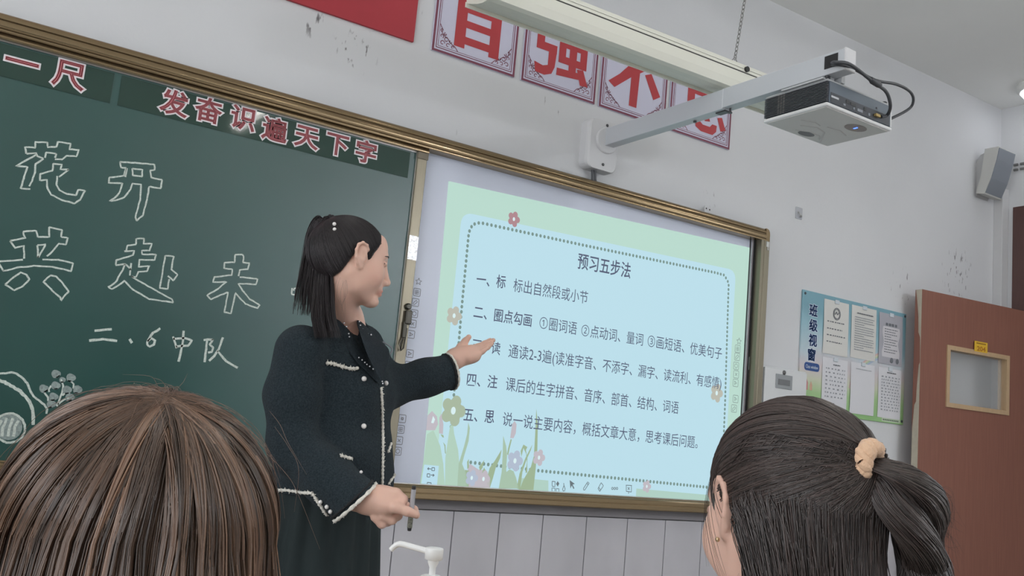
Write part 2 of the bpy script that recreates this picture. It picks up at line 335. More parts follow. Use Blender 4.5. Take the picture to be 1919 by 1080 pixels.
# chalk lines, traced where the chalk lies on the board
CHALK = mat('chalk', (205, 214, 206), 0.9, spec=0.1, noise=0.25, nscale=220)
CHALK2 = mat('chalk_fill', (150, 163, 160), 0.95, spec=0.1, noise=0.3, nscale=140)
def board_pt(px, py, y=YG): p = aty(px, py, y); return (p[0], p[2])
def ribbon(mb, pts, w, y, wob=0.25):
    P = np.array(pts, float); out = []
    seg = np.linalg.norm(np.diff(P, axis=0), axis=1); L = np.concatenate([[0], np.cumsum(seg)])
    n = max(2, int(L[-1]/0.012)); s = np.unique(np.concatenate([np.linspace(0, L[-1], n), L])); Q = np.stack([np.interp(s, L, P[:, 0]), np.interp(s, L, P[:, 1])], 1)
    T = np.gradient(Q, axis=0); T /= np.linalg.norm(T, axis=1)[:, None]+1e-12; N = np.stack([-T[:, 1], T[:, 0]], 1)
    ww = w*(1+wob*(rng.random(len(Q))-0.5)); jt = (rng.random((len(Q), 1))-0.5)*w*0.3*(wob > 0)
    A = Q+N*(ww[:, None]/2+jt); B = Q-N*(ww[:, None]/2-jt); k = len(Q)
    v = [(p[0], y, p[1]) for p in A]+[(p[0], y, p[1]) for p in B]
    mb.add(v, [(i, i+1, k+i+1, k+i) for i in range(k-1)]); return mb
def chalk(lines, f, name='chalk_character', w=0.0054, label=None):
    mb = MB()
    for L in lines: ribbon(mb, [board_pt(*f(p)) for p in L], w, YG-0.0007)
    o = mb.build(name, CHALK, pan)
    return o
fA = lambda p: (p[0]/3.0, 240+p[1]/3.0)
fB = lambda p: (190+p[0]/3.6, 420+p[1]/3.6)
fC = lambda p: (p[0]/2.0, 540+p[1]/2.0)
fD = lambda p: (p[0]/6.0, 680+p[1]/6.0)
chalk([[(150,145),(143,108),(200,110),(200,80),(268,80),(270,108),(320,106),(327,78),(400,88),(392,120),(445,124),(430,160),(375,155),(350,178),(310,175)],[(150,145),(205,140),(210,158),(245,172)],[(255,168),(260,138),(318,145),(310,168)],[(205,150),(90,215),(155,218),(135,280),(118,340),(172,345)],[(245,172),(200,205),(198,250),(180,300),(165,328)],[(388,234),(332,275)],[(300,200),(350,205),(342,232),(388,234)],[(300,200),(298,240),(228,258),(226,295),(265,290),(268,340),(290,375),(350,405),(420,425),(450,405),(480,352),(440,348),(428,378),(380,372),(335,350),(320,320),(322,270)]], fA)
chalk([[(675,190),(870,205),(870,235),(845,240),(852,280),(912,292),(905,340),(840,330),(828,400),(805,490),(770,522),(762,500),(790,400),(795,318),(745,312),(735,345),(700,390),(660,405),(618,412),(650,390),(675,360),(690,310),(612,310),(615,280),(700,268),(710,225),(682,222),(675,190)],[(745,228),(802,235),(800,272),(748,268),(745,228)],[(716,226),(706,276)]], fA)
chalk([[(58,635),(145,618),(135,600),(132,582),(205,578),(212,612),(280,612),(278,558),(350,575),(345,612),(382,618),(372,655),(332,652),(300,690),(265,722)],[(58,635),(88,675),(135,662),(138,735)],[(212,660),(258,655),(215,730),(212,660)],[(0,750),(60,746),(130,740)],[(240,740),(330,742),(412,760),(402,805),(300,782),(200,775),(100,785),(20,805),(-4,765)],[(30,880),(75,840),(118,812),(150,825),(168,850),(130,890),(82,912),(30,880)],[(285,828),(245,865),(290,910),(340,955),(345,972),(358,950),(388,920),(350,870),(318,835),(285,828)]], fA)
chalk([[(768,622),(812,622),(808,650),(855,652),(842,690),(800,690),(800,710),(880,712),(870,742),(785,742),(780,782),(840,775),(830,805),(780,808),(768,838),(740,835)],[(768,622),(765,655),(718,660),(712,690)],[(700,694),(755,690),(750,715),(655,745),(652,772),(705,765),(735,795),(730,830)],[(705,765),(690,800),(650,870),(610,895),(630,905),(660,890),(700,860),(750,910),(840,962),(975,982),(970,965),(880,915),(800,870),(740,835)],[(740,760),(735,800)],[(930,718),(978,722),(965,795),(1000,825),(975,858),(945,832)],[(952,850),(945,905),(900,900),(930,718)]], fA)
chalk([[(903,208),(950,205),(962,218),(955,258),(1000,265),(990,305),(935,310),(925,352)],[(935,358),(1055,372),(1045,408),(925,402),(955,450),(1000,505),(1070,548),(1055,568),(975,540),(935,500),(905,465),(890,540),(875,605),(830,595),(845,520),(855,460),(800,482),(740,510),(715,480),(785,440),(845,390),(755,392),(765,358),(880,345),(885,305),(830,300),(832,260),(900,258),(903,208)]], fB)
chalk([[(1288,432),(1285,475),(1310,480)],[(1298,450),(1302,436),(1330,432)]], fB)
chalk([[(355,160),(420,155)],[(335,198),(390,192),(440,198)]], fC, w=0.008)
chalk([[(485,192),(496,206)]], fC, 'chalk_comma', w=0.009)
chalk([[(602,152),(575,168),(556,195),(552,212),(562,220),(578,212),(582,196),(570,188),(554,200)]], fC, 'chalk_digit', w=0.0075)
chalk([[(648,182),(656,205),(662,226)],[(650,190),(690,188),(722,197),(706,215),(660,220)],[(690,160),(684,215),(670,276)]], fC, w=0.0075)
chalk([[(764,195),(800,192),(786,212),(800,222),(796,238),(780,242)],[(776,198),(772,240),(768,278)],[(836,185),(825,220),(805,255),(784,273)],[(815,236),(850,275),(892,299)]], fC, w=0.0075)
chalk([[(-20,122),(0,120),(70,118),(130,108),(180,120),(220,145),(262,180),(300,220),(328,275),(350,330),(380,375),(420,410),(460,440),(500,470),(530,510),(525,575)]], fD, 'chalk_curve', w=0.0065)
chalk([[(-30,195),(0,200),(60,222),(120,255),(180,292),(240,330),(285,375),(320,420),(348,470),(370,530),(380,600),(378,700)]], fD, 'chalk_curve', w=0.010)
def oval(cx, cy, rx, ry, n=28, t0=0): return [(cx+rx*math.cos(t0+2*math.pi*i/n), cy+ry*math.sin(t0+2*math.pi*i/n)) for i in range(n+1)]
disc = MB(); disc.add([(x, YG-0.0004, z) for x, z in [board_pt(*fD(p)) for p in oval(95, 720, 160, 150)[:-1]]], [tuple(range(28))]); dsc = disc.build('chalk_disc', CHALK2, pan)
rim = MB(); ribbon(rim, [board_pt(*fD(p)) for p in oval(110, 735, 172, 165)], 0.007, YG-0.0008)
for kx in (-90, -30, 40, 100): ribbon(rim, [board_pt(*fD(p)) for p in [(110+kx, 610+abs(kx)*0.4), (70+kx, 720), (50+kx, 830)]], 0.008, YG-0.0008)
rim.build('chalk_ring', CHALK, pan)
for (cx, cy, a) in [(630,125,-0.4),(798,172,0.5),(702,195,0.2),(628,258,0.1),(492,288,-0.5),(757,308,0.2),(602,386,0.3),(872,306,0.5),(577,468,0.4),(787,392,0.1)]:
    b = MB(); s = 46 if cx != 702 else 30
    pts = [(cx+s*math.cos(t+a)*(1.1 if math.cos(t) > 0 else 0.9), cy+s*0.85*math.sin(t+a)*(1-0.25*math.cos(t))) for t in np.linspace(0, 2*math.pi, 14)[:-1]]
    b.add([(x, YG-0.0005, z) for x, z in [board_pt(*fD(p)) for p in pts]], [tuple(range(len(pts)))])
    ribbon(b, [board_pt(*fD(p)) for p in pts[2:]+pts[:5]], 0.004, YG-0.0009)
    b.build('chalk_bud', CHALK2, pan)
chalk([[(690,185),(712,260),(695,360),(640,490)],[(800,205),(830,240),(828,290)],[(580,260),(550,300),(555,330)],[(500,335),(540,390),(545,430)],[(730,340),(708,372)],[(650,470),(720,415),(780,395)]], fD, 'chalk_stem', w=0.0055)
# slogan strips stuck along the top of the board
STRIP = mat('glossy_dark_green_film', (40, 66, 57), 0.06, spec=0.6, bump=0.025, bscale=18)
PINK = mat('slogan_red', (196, 106, 112), 0.35); WHT = mat('slogan_white_outline', (228, 224, 226), 0.35)
zt, zb = 2.289, None
def strip(x0, x1, chars, label, zbot):
    r = empty('slogan_strip', ((x0+x1)/2, YG, zbot), label, 'sticker', 'slogan strips along the top of the chalkboard')
    MB().box((x0, YG-0.0022, zbot), (x1, YG-0.0003, 2.288)).build('film', STRIP, r)
    for ch, px, py, h in chars:
        c = aty(px, py, YG); s = h
        for nm, off, m_, dy in (('character_outline', 0.075, WHT, 0.0030), ('character', 0.022, PINK, 0.0036)):
            v, f = glyphs(ch, 0.0, off); v0, _ = glyphs(ch, 0.0); cc = (v0.max(0)+v0.min(0))/2
            if nm == 'character_outline':
                t = MB().add([(c[0]+(p[0]-cc[0])*s*1.04, YG-dy, c[2]+(p[1]-cc[1])*s) for p in v], f).build(nm, m_, r); par = t
            else: MB().add([(c[0]+(p[0]-cc[0])*s*1.04, YG-dy, c[2]+(p[1]-cc[1])*s) for p in v], f).build(nm, m_, par)
    return r
zs = np.mean([aty(100, 165, YG)[2], aty(400, 244, YG)[2], aty(690, 316, YG)[2]])
xs = aty(218, 165, YG)[0]
strip(-0.45, xs-0.012, [('一', 42, 117, 0.098), ('尺', 130, 141, 0.098)], 'dark green strip with the characters 一尺 at the left end of the chalkboard', zs)
strip(xs+0.012, aty(766, 315, YG)[0], [('发', 327, 193, 0.093), ('奋', 391, 207, 0.093), ('识', 456, 222, 0.093), ('遍', 515, 243, 0.093), ('天', 575, 258, 0.093), ('下', 632, 272, 0.093), ('字', 686, 285, 0.093)], 'glossy dark green strip with seven red and white characters 发奋识遍天下字', zs)
# ------------------------------------------------------------------ interactive whiteboard with the projected slide
YW = -0.0345
wb = empty('whiteboard', (2.7, YW, 0.99), 'white projection board in the bronze frame showing a pale green slide of Chinese text', 'whiteboard')
MB().box((1.69, YW, 0.985), (3.655, -0.031, 2.335)).build('surface', mat('whiteboard_enamel', (220, 226, 242), 0.35, spec=0.4), wb)
MB().box((3.655, YW-0.003, 0.99), (3.6585, -0.031, 2.33)).build('black_gasket', mat('black_gasket', (28, 28, 30), 0.5), wb)
MB().box((3.6585, -0.048, 0.99), (3.6705, -0.031, 2.325), 0.001).build('side_strip', mat('grey_side_strip', (176, 172, 178), 0.35, metal=0.5), wb)
MB().box((1.744, YW-0.012, 0.9855), (3.67, -0.031, 0.9925)).build('bottom_lip', SILV, wb)
ICON = mat('printed_icon_grey', (138, 140, 150), 0.7)
def icon(px, py, h, kind, y=YW-0.0004, mm=ICON, parent=wb, name='printed_icon'):
    c = aty(px, py, y); x, z = c[0], c[2]; t = h*0.09; b = MB()
    def ln(pts, w=t): ribbon(b, [(x+p*h, z+q*h) for p, q in pts], w, y, 0)
    if kind != 'star': ln([(-.5, -.42), (-.5, .42), (-.42, .5), (.42, .5), (.5, .42), (.5, -.42), (.42, -.5), (-.42, -.5), (-.5, -.42)])
    if kind == 'star': ln([(.5*math.sin(a)*(1 if i % 2 == 0 else .42), .5*math.cos(a)*(1 if i % 2 == 0 else .42)) for i, a in enumerate(np.linspace(0, 2*math.pi, 11))])
    if kind == 'grid': ln([(-.25, -.25), (-.25, .25), (.25, .25), (.25, -.25), (-.25, -.25)]); ln([(0, -.25), (0, .25)]); ln([(-.25, 0), (.25, 0)])
    if kind == 'pen': ln([(-.3, -.1), (.1, .3), (.3, .1), (-.1, -.3), (-.3, -.3), (-.3, -.1)])
    if kind == 'arrow': ln([(-.25, .25), (.25, 0), (-.25, -.25), (-.1, 0), (-.25, .25)])
    if kind == 'dot': ln([(-.12, -.12), (.12, -.12), (.12, .12), (-.12, .12), (-.12, -.12)], t*1.8)
    if kind == 'cross': ln([(-.2, -.2), (.2, .2)]); ln([(-.2, .2), (.2, -.2)])
    if kind == 'ring': ln([(.28*math.cos(a), .28*math.sin(a)) for a in np.linspace(0, 2*math.pi, 13)])
    return b.build(name, mm, parent)
for (px, py, k_) in [(785,528,'star'),(782,548,'grid'),(779,567,'pen'),(777,588,'ring'),(774,607,'cross'),(771,627,'arrow'),(768.5,663,'arrow'),(766,685,'pen'),(754.5,785,'dot'),(751.5,805,'grid'),(748.5,826,'cross'),(746,846,'ring')]:
    icon(px, py, 0.030, k_)
def emis(name, rgb): return mat(name, (22, 22, 24), 0.55, spec=0.15, emit=rgb, estr=0.98)
SL_G = emis('slide_green_margin', (186, 219, 206)); SL_P = emis('slide_panel', (188, 223, 235)); SL_T = emis('slide_text', (84, 92, 116)); SL_D = emis('slide_dots', (122, 148, 142))
SL_L = emis('slide_leaf', (168, 194, 172)); SL_L2 = emis('slide_leaf_pale', (178, 208, 190)); SL_F = emis('slide_flower_tan', (168, 184, 160)); SL_K = emis('slide_flower_pink', (192, 186, 194)); SL_R = emis('slide_flower_rose', (176, 136, 142)); SL_V = emis('slide_flower_lilac', (178, 190, 208)); SL_W = emis('slide_flower_eye', (216, 238, 240)); SL_B = emis('slide_flower_beige', (186, 186, 174)); SL_O = emis('slide_leaf_olive', (158, 180, 148))
YS = YW-0.0006
slide = MB().plate([(1.870, 2.2205), (3.6548, 2.2745), (3.6548, 0.9925), (1.891, 0.9925)], YS, 0.0004).build('projected_slide', SL_G, wb)
def sp(px, py): p = aty(px, py, YS); return (p[0], p[2])
def flat(mb, pts, lay): mb.add([(x, YS-0.00025*lay, z) for x, z in pts], [tuple(range(len(pts)))]); return mb
def rounded(corners, r, n=7):
    out = []; m = len(corners)
    for i in range(m):
        p, a, b = (np.array(corners[j % m], float) for j in (i, i-1, i+1)); u = (a-p)/np.linalg.norm(a-p); w = (b-p)/np.linalg.norm(b-p)
        for t in np.linspace(0, 1, n): out.append(tuple((1-t)**2*(p+u*r)+2*t*(1-t)*p+t*t*(p+w*r)))
    return out
pTL, pTR = sp(866, 397), sp(1379.5, 507); pl = sp(836.7, 737)[0]
flat(MB(), rounded([pTL, pTR, (sp(1366, 760)[0], 0.9929), (pl-0.012, 0.9929)], 0.055), 1).build('slide_panel', SL_P, slide)
dots = MB(); path = [sp(843, 830), sp(849, 760), sp(856.6, 685), sp(866, 573), sp(876.5, 462), sp(879, 436), sp(886, 421), sp(900, 417.5), sp(1095, 460), sp(1340, 511), sp(1358, 516), sp(1366, 531), sp(1365, 560), sp(1359, 760), sp(1353, 905), sp(1346, 914), sp(1330, 914), sp(1180, 899), sp(1010, 882.5), sp(875, 866)]
P = np.array(path); L = np.concatenate([[0], np.cumsum(np.linalg.norm(np.diff(P, axis=0), axis=1))])
for s_ in np.arange(0, L[-1], 0.0213):
    cx, cz = np.interp(s_, L, P[:, 0]), np.interp(s_, L, P[:, 1])
    flat(dots, [(cx+0.0066*math.cos(a), cz+0.0078*math.sin(a)) for a in np.linspace(0, 2*math.pi, 11)[:-1]], 2)
dots.build('slide_dotted_border', SL_D, slide)
for q_ in ([sp(975, 896), sp(1028, 901), sp(1028, 921), sp(972, 917)], [sp(1193, 916), sp(1372, 932), sp(1372, 948), sp(1192, 931.5)]): flat(MB(), q_, 2).build('slide_lawn', emis('slide_lawn', (176, 208, 196)), slide)
def fE(X, Y): return sp(770+X/5.4, 740+Y/5.4)
def leaf(pts, m_, lay=3, name='slide_leaf'): return flat(MB(), [fE(*p) for p in pts], lay).build(name, m_, slide)
leaf([(95,900),(140,600),(165,400),(230,360),(300,520),(330,700),(345,920)], SL_L2)
leaf([(345,930),(350,640),(385,400),(400,310),(430,310),(440,400),(480,560),(490,680),(470,920)], SL_L2, 4)
leaf([(470,930),(485,700),(540,520),(570,400),(582,280),(598,340),(585,470),(540,620),(520,700),(560,800),(580,940)], SL_L, 5)
leaf([(548,760),(590,770),(585,940),(560,940)], SL_O, 5)
leaf([(570,680),(588,650),(588,740),(572,750)], SL_O, 5); leaf([(690,730),(745,660),(725,745),(700,770)], SL_O, 5); leaf([(720,790),(742,735),(765,790)], SL_O, 6)
leaf([(760,880),(800,740),(850,670),(920,555),(905,640),(860,740),(830,850),(800,945)], SL_O, 4)
leaf([(890,950),(920,780),(930,600),(935,415),(965,520),(975,600),(965,760),(990,950)], SL_L, 5)
leaf([(975,600),(985,540),(1010,450),(1022,455),(1000,545),(985,615)], SL_O, 6, 'slide_stem')
leaf([(890,950),(905,860),(960,790),(1000,755),(1040,775),(1065,840),(1090,950)], SL_L, 6)
leaf([(1070,950),(1100,800),(1160,640),(1230,505),(1215,560),(1170,660),(1130,780),(1105,960)], SL_O, 6)
leaf([(1160,790),(1175,690),(1168,600),(1140,540),(1120,630),(1112,570),(1140,505),(1180,530),(1165,560),(1180,640),(1178,790)], SL_O, 5)
leaf([(1100,960),(1140,860),(1215,730),(1245,620),(1258,400),(1270,140),(1285,300),(1280,560),(1262,760),(1240,965)], SL_O, 7)
leaf([(1005,440),(1025,300),(1050,265),(1070,300),(1062,390),(1040,440)], SL_K, 7, 'slide_bud')
leaf([(285,390),(290,230),(310,190),(330,300),(325,400)], SL_K, 6, 'slide_bud')
leaf([(155,360),(170,210),(215,165),(265,220),(275,300),(245,360)], SL_K, 6, 'slide_tulip'); leaf([(205,285),(225,215),(245,250),(230,290)], SL_W, 7, 'slide_tulip_mark')
leaf([(575,730),(600,700),(690,760),(760,760),(810,860),(800,950),(580,950)], SL_K, 4, 'slide_blossom')
leaf([(300,400),(330,410),(335,435),(318,430)], SL_O, 7); leaf([(325,480),(350,510),(355,600),(345,590),(340,520)], SL_O, 7)
leaf([(395,290),(440,255),(475,300),(455,320)], SL_O, 5)
def flower(px, py, r, m_, eye=0.28, lay=8, rot=0.3, petals=5):
    cx, cz = sp(px, py); f = MB()
    rr_ = lambda a: r*(0.58+0.44*abs(math.cos(petals/2*(a-rot)))**.55)
    pts = [(cx+rr_(a)*math.sin(a), cz+1.1*rr_(a)*math.cos(a)) for a in np.linspace(0, 2*math.pi, 51)[:-1]]
    f.add([(cx, YS-0.00025*lay, cz)]+[(x, YS-0.00025*lay, z) for x, z in pts], [(0, i+1, (i+1) % 50+1) for i in range(50)])
    f = f.build('slide_flower', m_, slide)
    e = MB(); e.add([(cx+r*eye*0.7*math.sin(a), YS-0.00025*(lay+1), cz+r*eye*math.cos(a)) for a in np.linspace(0, 2*math.pi, 13)[:-1]], [tuple(range(12))]); e.build('slide_flower_eye', SL_W, slide)
flower(963, 411, 0.031, SL_R); flower(851, 592, 0.036, SL_B); flower(849.5, 770, 0.057, SL_F); flower(1343, 737, 0.042, SL_B); flower(1212, 912, 0.026, SL_K); flower(965, 864, 0.040, SL_V); flower(1010, 858, 0.032, SL_K); flower(884, 896, 0.03, SL_V); flower(906, 898, 0.032, SL_K)
def slide_text(body, bl, br, tl, off=0.0, lay=9):
    z1 = sp(*tl); z0 = sp(*bl); r_ = sp(*br)
    b = text_on(MB(), body, (z0[0], YS-0.00025*lay, z0[1]), (r_[0], YS-0.00025*lay, r_[1]), (z0[0]+0.0, YS-0.00025*lay, z1[1]), off)
    return b.build('slide_text', SL_T, slide)
f1 = lambda X, Y: (840+X/3.427, 460+Y/3.427)
f2 = lambda X, Y: (840+X/3.427, 680+Y/3.427)
slide_text('预习五步法', f1(828,153), f1(1168,218), f1(832,42), 0.012)
slide_text('一、标', f1(178,262), f1(365,282), f1(180,168), 0.010)
slide_text('标出自然段或小节', f1(415,300), f1(893,382), f1(418,206))
slide_text('二、圈点勾画', f1(160,470), f1(532,528), f1(162,378), 0.010)
slide_text('①圈词语', f1(583,538), f1(822,580), f1(585,446)); slide_text('②点动词、量词', f1(852,586), f1(1248,650), f1(855,497)); slide_text('③画短语、优美句子', f1(1278,655), f1(1755,738), f1(1281,566))
slide_text('三、', f1(148,680), f1(240,694), f1(150,590), 0.010); slide_text('读', f1(273,700), f1(331,710), f1(277,612), 0.010)
slide_text('通读2-3遍(读准字音、不添字、漏字、读流利、有感情)', f1(384,724), f2(1752,174), f1(389,628))
slide_text('四、注', f2(116,152), f2(312,170), f2(120,60), 0.010); slide_text('课后的生字拼音、音序、部首、结构、词语', f2(366,184), f2(1476,334), f2(370,86))
slide_text('五、思', f2(96,378), f2(292,394), f2(100,284), 0.010); slide_text('说一说主要内容，概括文章大意，思考课后问题。', f2(346,408), f2(1600,556), f2(350,310))
# toolbar along the bottom of the slide
TB = emis('slide_toolbar_grey', (104, 116, 122)); 
def fG(X, Y): return sp(1000+X/7.676, 860+Y/7.676)
def tool(lines, name, w=0.0032, fill=None):
    b = MB()
    for l in lines: ribbon(b, [fG(*p) for p in l], w, YS-0.0026, 0)
    if fill: b.add([(x, YS-0.0026, z) for x, z in [fG(*p) for p in fill]], [tuple(range(len(fill)))])
    return b.build(name, TB, slide)
tool([[(265,325),(265,395),(305,402),(308,330),(265,325)],[(262,465),(262,420),(306,425),(305,465)],[(322,468),(322,430),(362,432),(362,470)]], 'slide_icon', fill=[(345,322),(368,358),(345,402),(322,362)])
tool([[(432,350),(435,385),(415,440),(425,466),(445,462),(452,435),(436,385)]], 'slide_icon')
tool([], 'slide_pointer', fill=[(517,308),(592,362),(560,372),(585,425),(572,437),(548,385),(528,430)])
tool([[(715,430),(775,335),(798,350),(735,450),(718,450),(715,430)],[(765,355),(785,372)]], 'slide_icon')
tool([[(925,430),(970,345),(1003,390),(950,470),(925,430)],[(935,412),(962,450)]], 'slide_icon')
tool([oval(x, 428, 12, 16, 10) for x in (1132, 1165, 1198)], 'slide_icon')
tool([[(1325,382),(1412,386)],[(1332,384),(1332,470),(1405,478),(1405,386)],[(1365,475),(1365,505)],[(1352,410),(1380,450)],[(1380,412),(1352,448)]], 'slide_icon')
b = MB(); flat(b, [sp(795, 871), sp(822.5, 873.5), sp(819, 909), sp(789.5, 906.5)], 8); lb = b.build('slide_label', emis('slide_label', (186, 222, 236)), slide)
b = MB()
for l in [[(168,748),(205,752)],[(168,748),(182,738)],[(168,748),(180,762)],[(212,738),(240,740),(238,770),(210,768),(212,738)],[(165,800),(192,802),(190,835),(163,832),(165,800)],[(200,812),(236,816)],[(236,816),(222,804)],[(236,816),(220,828)],[(165,888),(205,892)],[(165,888),(165,902)],[(205,892),(203,905)]]: ribbon(b, [fE(*p) for p in l], 0.0032, YS-0.0027, 0)
b.build('slide_icon', TB, slide)
for (px, py, k_) in [(1385.5,640,'star'),(1383,654,'grid'),(1382,669,'pen'),(1380,686,'ring'),(1380,702,'cross'),(1379,718,'arrow'),(1379,748,'arrow'),(1376,766,'pen')]: icon(px, py, 0.036, k_, YS-0.001, emis('slide_printed_icon', (140, 160, 154)), slide, 'printed_icon')
# ------------------------------------------------------------------ wall signs and red banner
SIGN = mat('sign_lavender', (205, 204, 222), 0.45, spec=0.3); MAR = mat('sign_maroon', (120, 58, 78), 0.5); RED = mat('sign_red', (176, 50, 56), 0.5)
SX = [(1.739, 2.155), (2.192, 2.606), (2.632, 3.043), (3.072, 3.493)]
def rc(u0, v0, u1, v1): return [(u0, v0), (u1, v0), (u1, v1), (u0, v1)]
HEAVY = {   # x, z, width, height on the wall, then the heavy brush-free strokes of the character
 '自': (1.840, 2.811, 0.224, 0.325, [rc(0, 0, .23, .86), rc(.77, 0, 1, .86), rc(.2, .062, .8, .166), rc(.2, .29, .8, .39), rc(.2, .50, .8, .61), rc(.2, .74, .8, .86), [(.34, .86), (.60, .86), (.68, 1), (.42, 1)]]),
 '强': (2.251, 2.818, 0.297, 0.318, [rc(.02, .87, .40, 1), rc(.25, .62, .40, .9), rc(.02, .57, .40, .69), rc(.02, .36, .16, .69), rc(.02, .36, .40, .48), [(.25, .12), (.38, .16), (.40, .40), (.25, .40)], [(.0, .155), (.03, .01), (.20, .0), (.33, .05), (.38, .16), (.25, .16), (.16, .13)],
   rc(.50, .86, .98, 1), rc(.50, .66, .62, 1), rc(.86, .66, .98, 1), rc(.50, .62, .98, .74), rc(.64, .10, .78, .66), [(.44, .50), (.98, .50), (.98, .60), (.44, .60)], rc(.44, .26, .57, .60), rc(.85, .26, .98, .60), rc(.44, .26, .98, .37), [(.42, .06), (.78, .09), (.95, .11), (.95, .20), (.42, .17)], [(.80, .24), (.92, .26), (1.03, .03), (.88, .02)]]),
 '不': (2.676, 2.811, 0.326, 0.325, [rc(.02, .86, .98, 1), [(.50, .87), (.72, .87), (.655, .59), (.38, .625)], [(0, .267), (.12, .20), (.42, .44), (.65, .59), (.38, .625), (.20, .43)], [(.41, 0), (.555, 0), (.58, .60), (.42, .62)], [(.675, .545), (.80, .60), (1, .292), (.87, .21)]]),
 '息': (3.176, 2.807, 0.273, 0.325, [rc(.02, .40, .20, .92), rc(.80, .40, .98, .92), rc(.1, .40, .9, .48), rc(.1, .56, .9, .63), rc(.1, .70, .9, .77), rc(.1, .84, .9, .92), [(.36, .92), (.58, .92), (.64, 1), (.44, 1)], [(-.02, .06), (.08, .02), (.16, .24), (.05, .28)], [(.22, .30), (.36, .30), (.37, .15), (.44, .115), (.62, .115), (.68, .17), (.80, .17), (.79, .07), (.70, 0), (.40, 0), (.26, .05)], [(.44, .33), (.56, .32), (.62, .20), (.48, .18)], [(.80, .30), (.92, .33), (1.03, .14), (.90, .10)]])}
def sign(x0, x1, ch, label, zt=3.18, z0=2.7605):
    r = empty('wall_sign', ((x0+x1)/2, 0, z0), label, 'sign', 'lavender character signs in a row on the wall')
    MB().box((x0, -0.010, z0), (x1, -0.0005, zt), 0.0008).build('sign_board', SIGN, r)
    b = MB(); y = -0.0108
    frame_bars(b, x0, x1, z0, zt, 0.010, y, -0.0101); frame_bars(b, x0+0.017, x1-0.017, z0+0.017, zt-0.017, 0.0035, y, -0.0101); frame_bars(b, x0+0.026, x1-0.026, z0+0.026, zt-0.026, 0.0018, y, -0.0101)
    b.build('border', MAR, r)
    for sx, cx in ((1, x0+0.028), (-1, x1-0.028)):
        for sz, cz in ((1, z0+0.028), (-1, zt-0.028)):
            o_ = MB()
            for (ax, az, rr, t0, t1) in [(.018,.016,.012,0,5.6),(.045,.012,.010,.6,5.4),(.012,.045,.010,-.9,4.2),(.036,.034,.012,1.2,6.3),(.068,.010,.008,0,4.8),(.010,.068,.008,.5,5.4),(.058,.030,.007,2,7),(.030,.058,.007,2,7)]:
                ribbon(o_, [(cx+sx*(ax+rr*(1-0.07*i)*math.cos(t)), cz+sz*(az+rr*(1-0.07*i)*math.sin(t))) for i, t in enumerate(np.linspace(t0, t1, 10))], 0.0036, -0.0109, 0)
            for pth in [[(0,.095),(.006,.085),(.014,.075),(.012,.06),(.022,.052),(.03,.045),(.045,.04),(.052,.028),(.066,.022),(.08,.016),(.095,0)]]: ribbon(o_, [(cx+sx*p, cz+sz*q) for p, q in pth], 0.0036, -0.0109, 0)
            o_.build('corner_scroll', MAR, r)
    gx, gz, gw, gh, polys = HEAVY[ch]; cb = MB()
    for i, pl_ in enumerate(polys): cb.add([(gx+u*gw, -0.0112-0.00004*i, gz+v*gh) for u, v in pl_], [tuple(range(len(pl_)))])
    cb.build('character', RED, r)
for (a, b_), ch, lb in zip(SX, '自强不息', ['lavender wall sign with the red character 自, nearest the red banner', 'lavender wall sign with the red character 强 above the whiteboard', 'lavender wall sign with the red character 不 beside the lamp', 'lavender wall sign with the red character 息, partly behind the projector arm']):
    sign(a, b_, ch, lb)
MB().box((-0.25, -0.014, 2.765), (1.652, -0.001, 3.18), 0.001).build('red_banner', mat('banner_red', (172, 50, 60), 0.6, noise=0.04, nscale=6)); tag(bpy.data.objects['red_banner'], 'plain red banner panel on the wall left of the character signs', 'banner')
# ------------------------------------------------------------------ hanging board lamp
CRM = mat('cream_enamel', (226, 226, 214), 0.45, spec=0.4); CRM2 = mat('cream_edge', (236, 236, 226), 0.4)
lp = empty('hanging_lamp', (2.35, -0.72, 2.69), 'long unlit cream trough lamp hung on chains above the whiteboard', 'lamp')
Xa, Xb = 1.545, 3.26
tilt = lambda mb: mb.xf(0, Matrix.Translation((2.35, 0, 2.69)) @ Matrix.Rotation(-0.0115, 4, 'Y') @ Matrix.Translation((-2.35, 0, -2.69)))
zz = lambda y, z0: z0+0.59*(y+0.62)
outer = [(-0.795, zz(-0.795, 2.8405)), (-0.793, zz(-0.793, 2.80)), (-0.785, zz(-0.785, 2.765)), (-0.765, zz(-0.765, 2.748)), (-0.735, zz(-0.735, 2.731)), (-0.70, zz(-0.70, 2.718)), (-0.66, zz(-0.66, 2.708)), (-0.625, zz(-0.625, 2.701))]
inner = [(y+0.003 if i < 3 else y, z+(0.0 if i < 2 else 0.003)) for i, (y, z) in enumerate(outer)][::-1]
tilt(MB().prism(outer+[(-0.60, 2.80), (-0.66, 2.815)], Xa, Xb, 'x')).build('reflector', CRM, lp)
tilt(MB().prism([(-0.627, 2.683), (-0.623, 2.683), (-0.623, 2.702), (-0.627, 2.702)], Xa-0.004, Xb+0.004, 'x')).build('lip', CRM2, lp)
z1 = zz(-0.79, 2.8405); z2 = zz(-0.79, 2.854); z3 = zz(-0.775, 2.869)
tilt(MB().prism([(-0.797, z1+0.0015), (-0.797, z2-0.001), (-0.72, z2), (-0.70, z1)], Xa, Xb, 'x')).build('lower_cover', CRM, lp)
tilt(MB().prism([(-0.797, z2+0.001), (-0.795, z3-0.006), (-0.785, z3), (-0.72, z3+0.005), (-0.70, z2)], Xa, Xb, 'x')).build('upper_cover', CRM, lp)
tilt(MB().prism([(-0.7945, z1-0.003), (-0.7945, z3-0.01), (-0.70, z3-0.005), (-0.70, z1)], Xa+0.002, Xb-0.002, 'x')).build('seam', DARKGAP, lp)
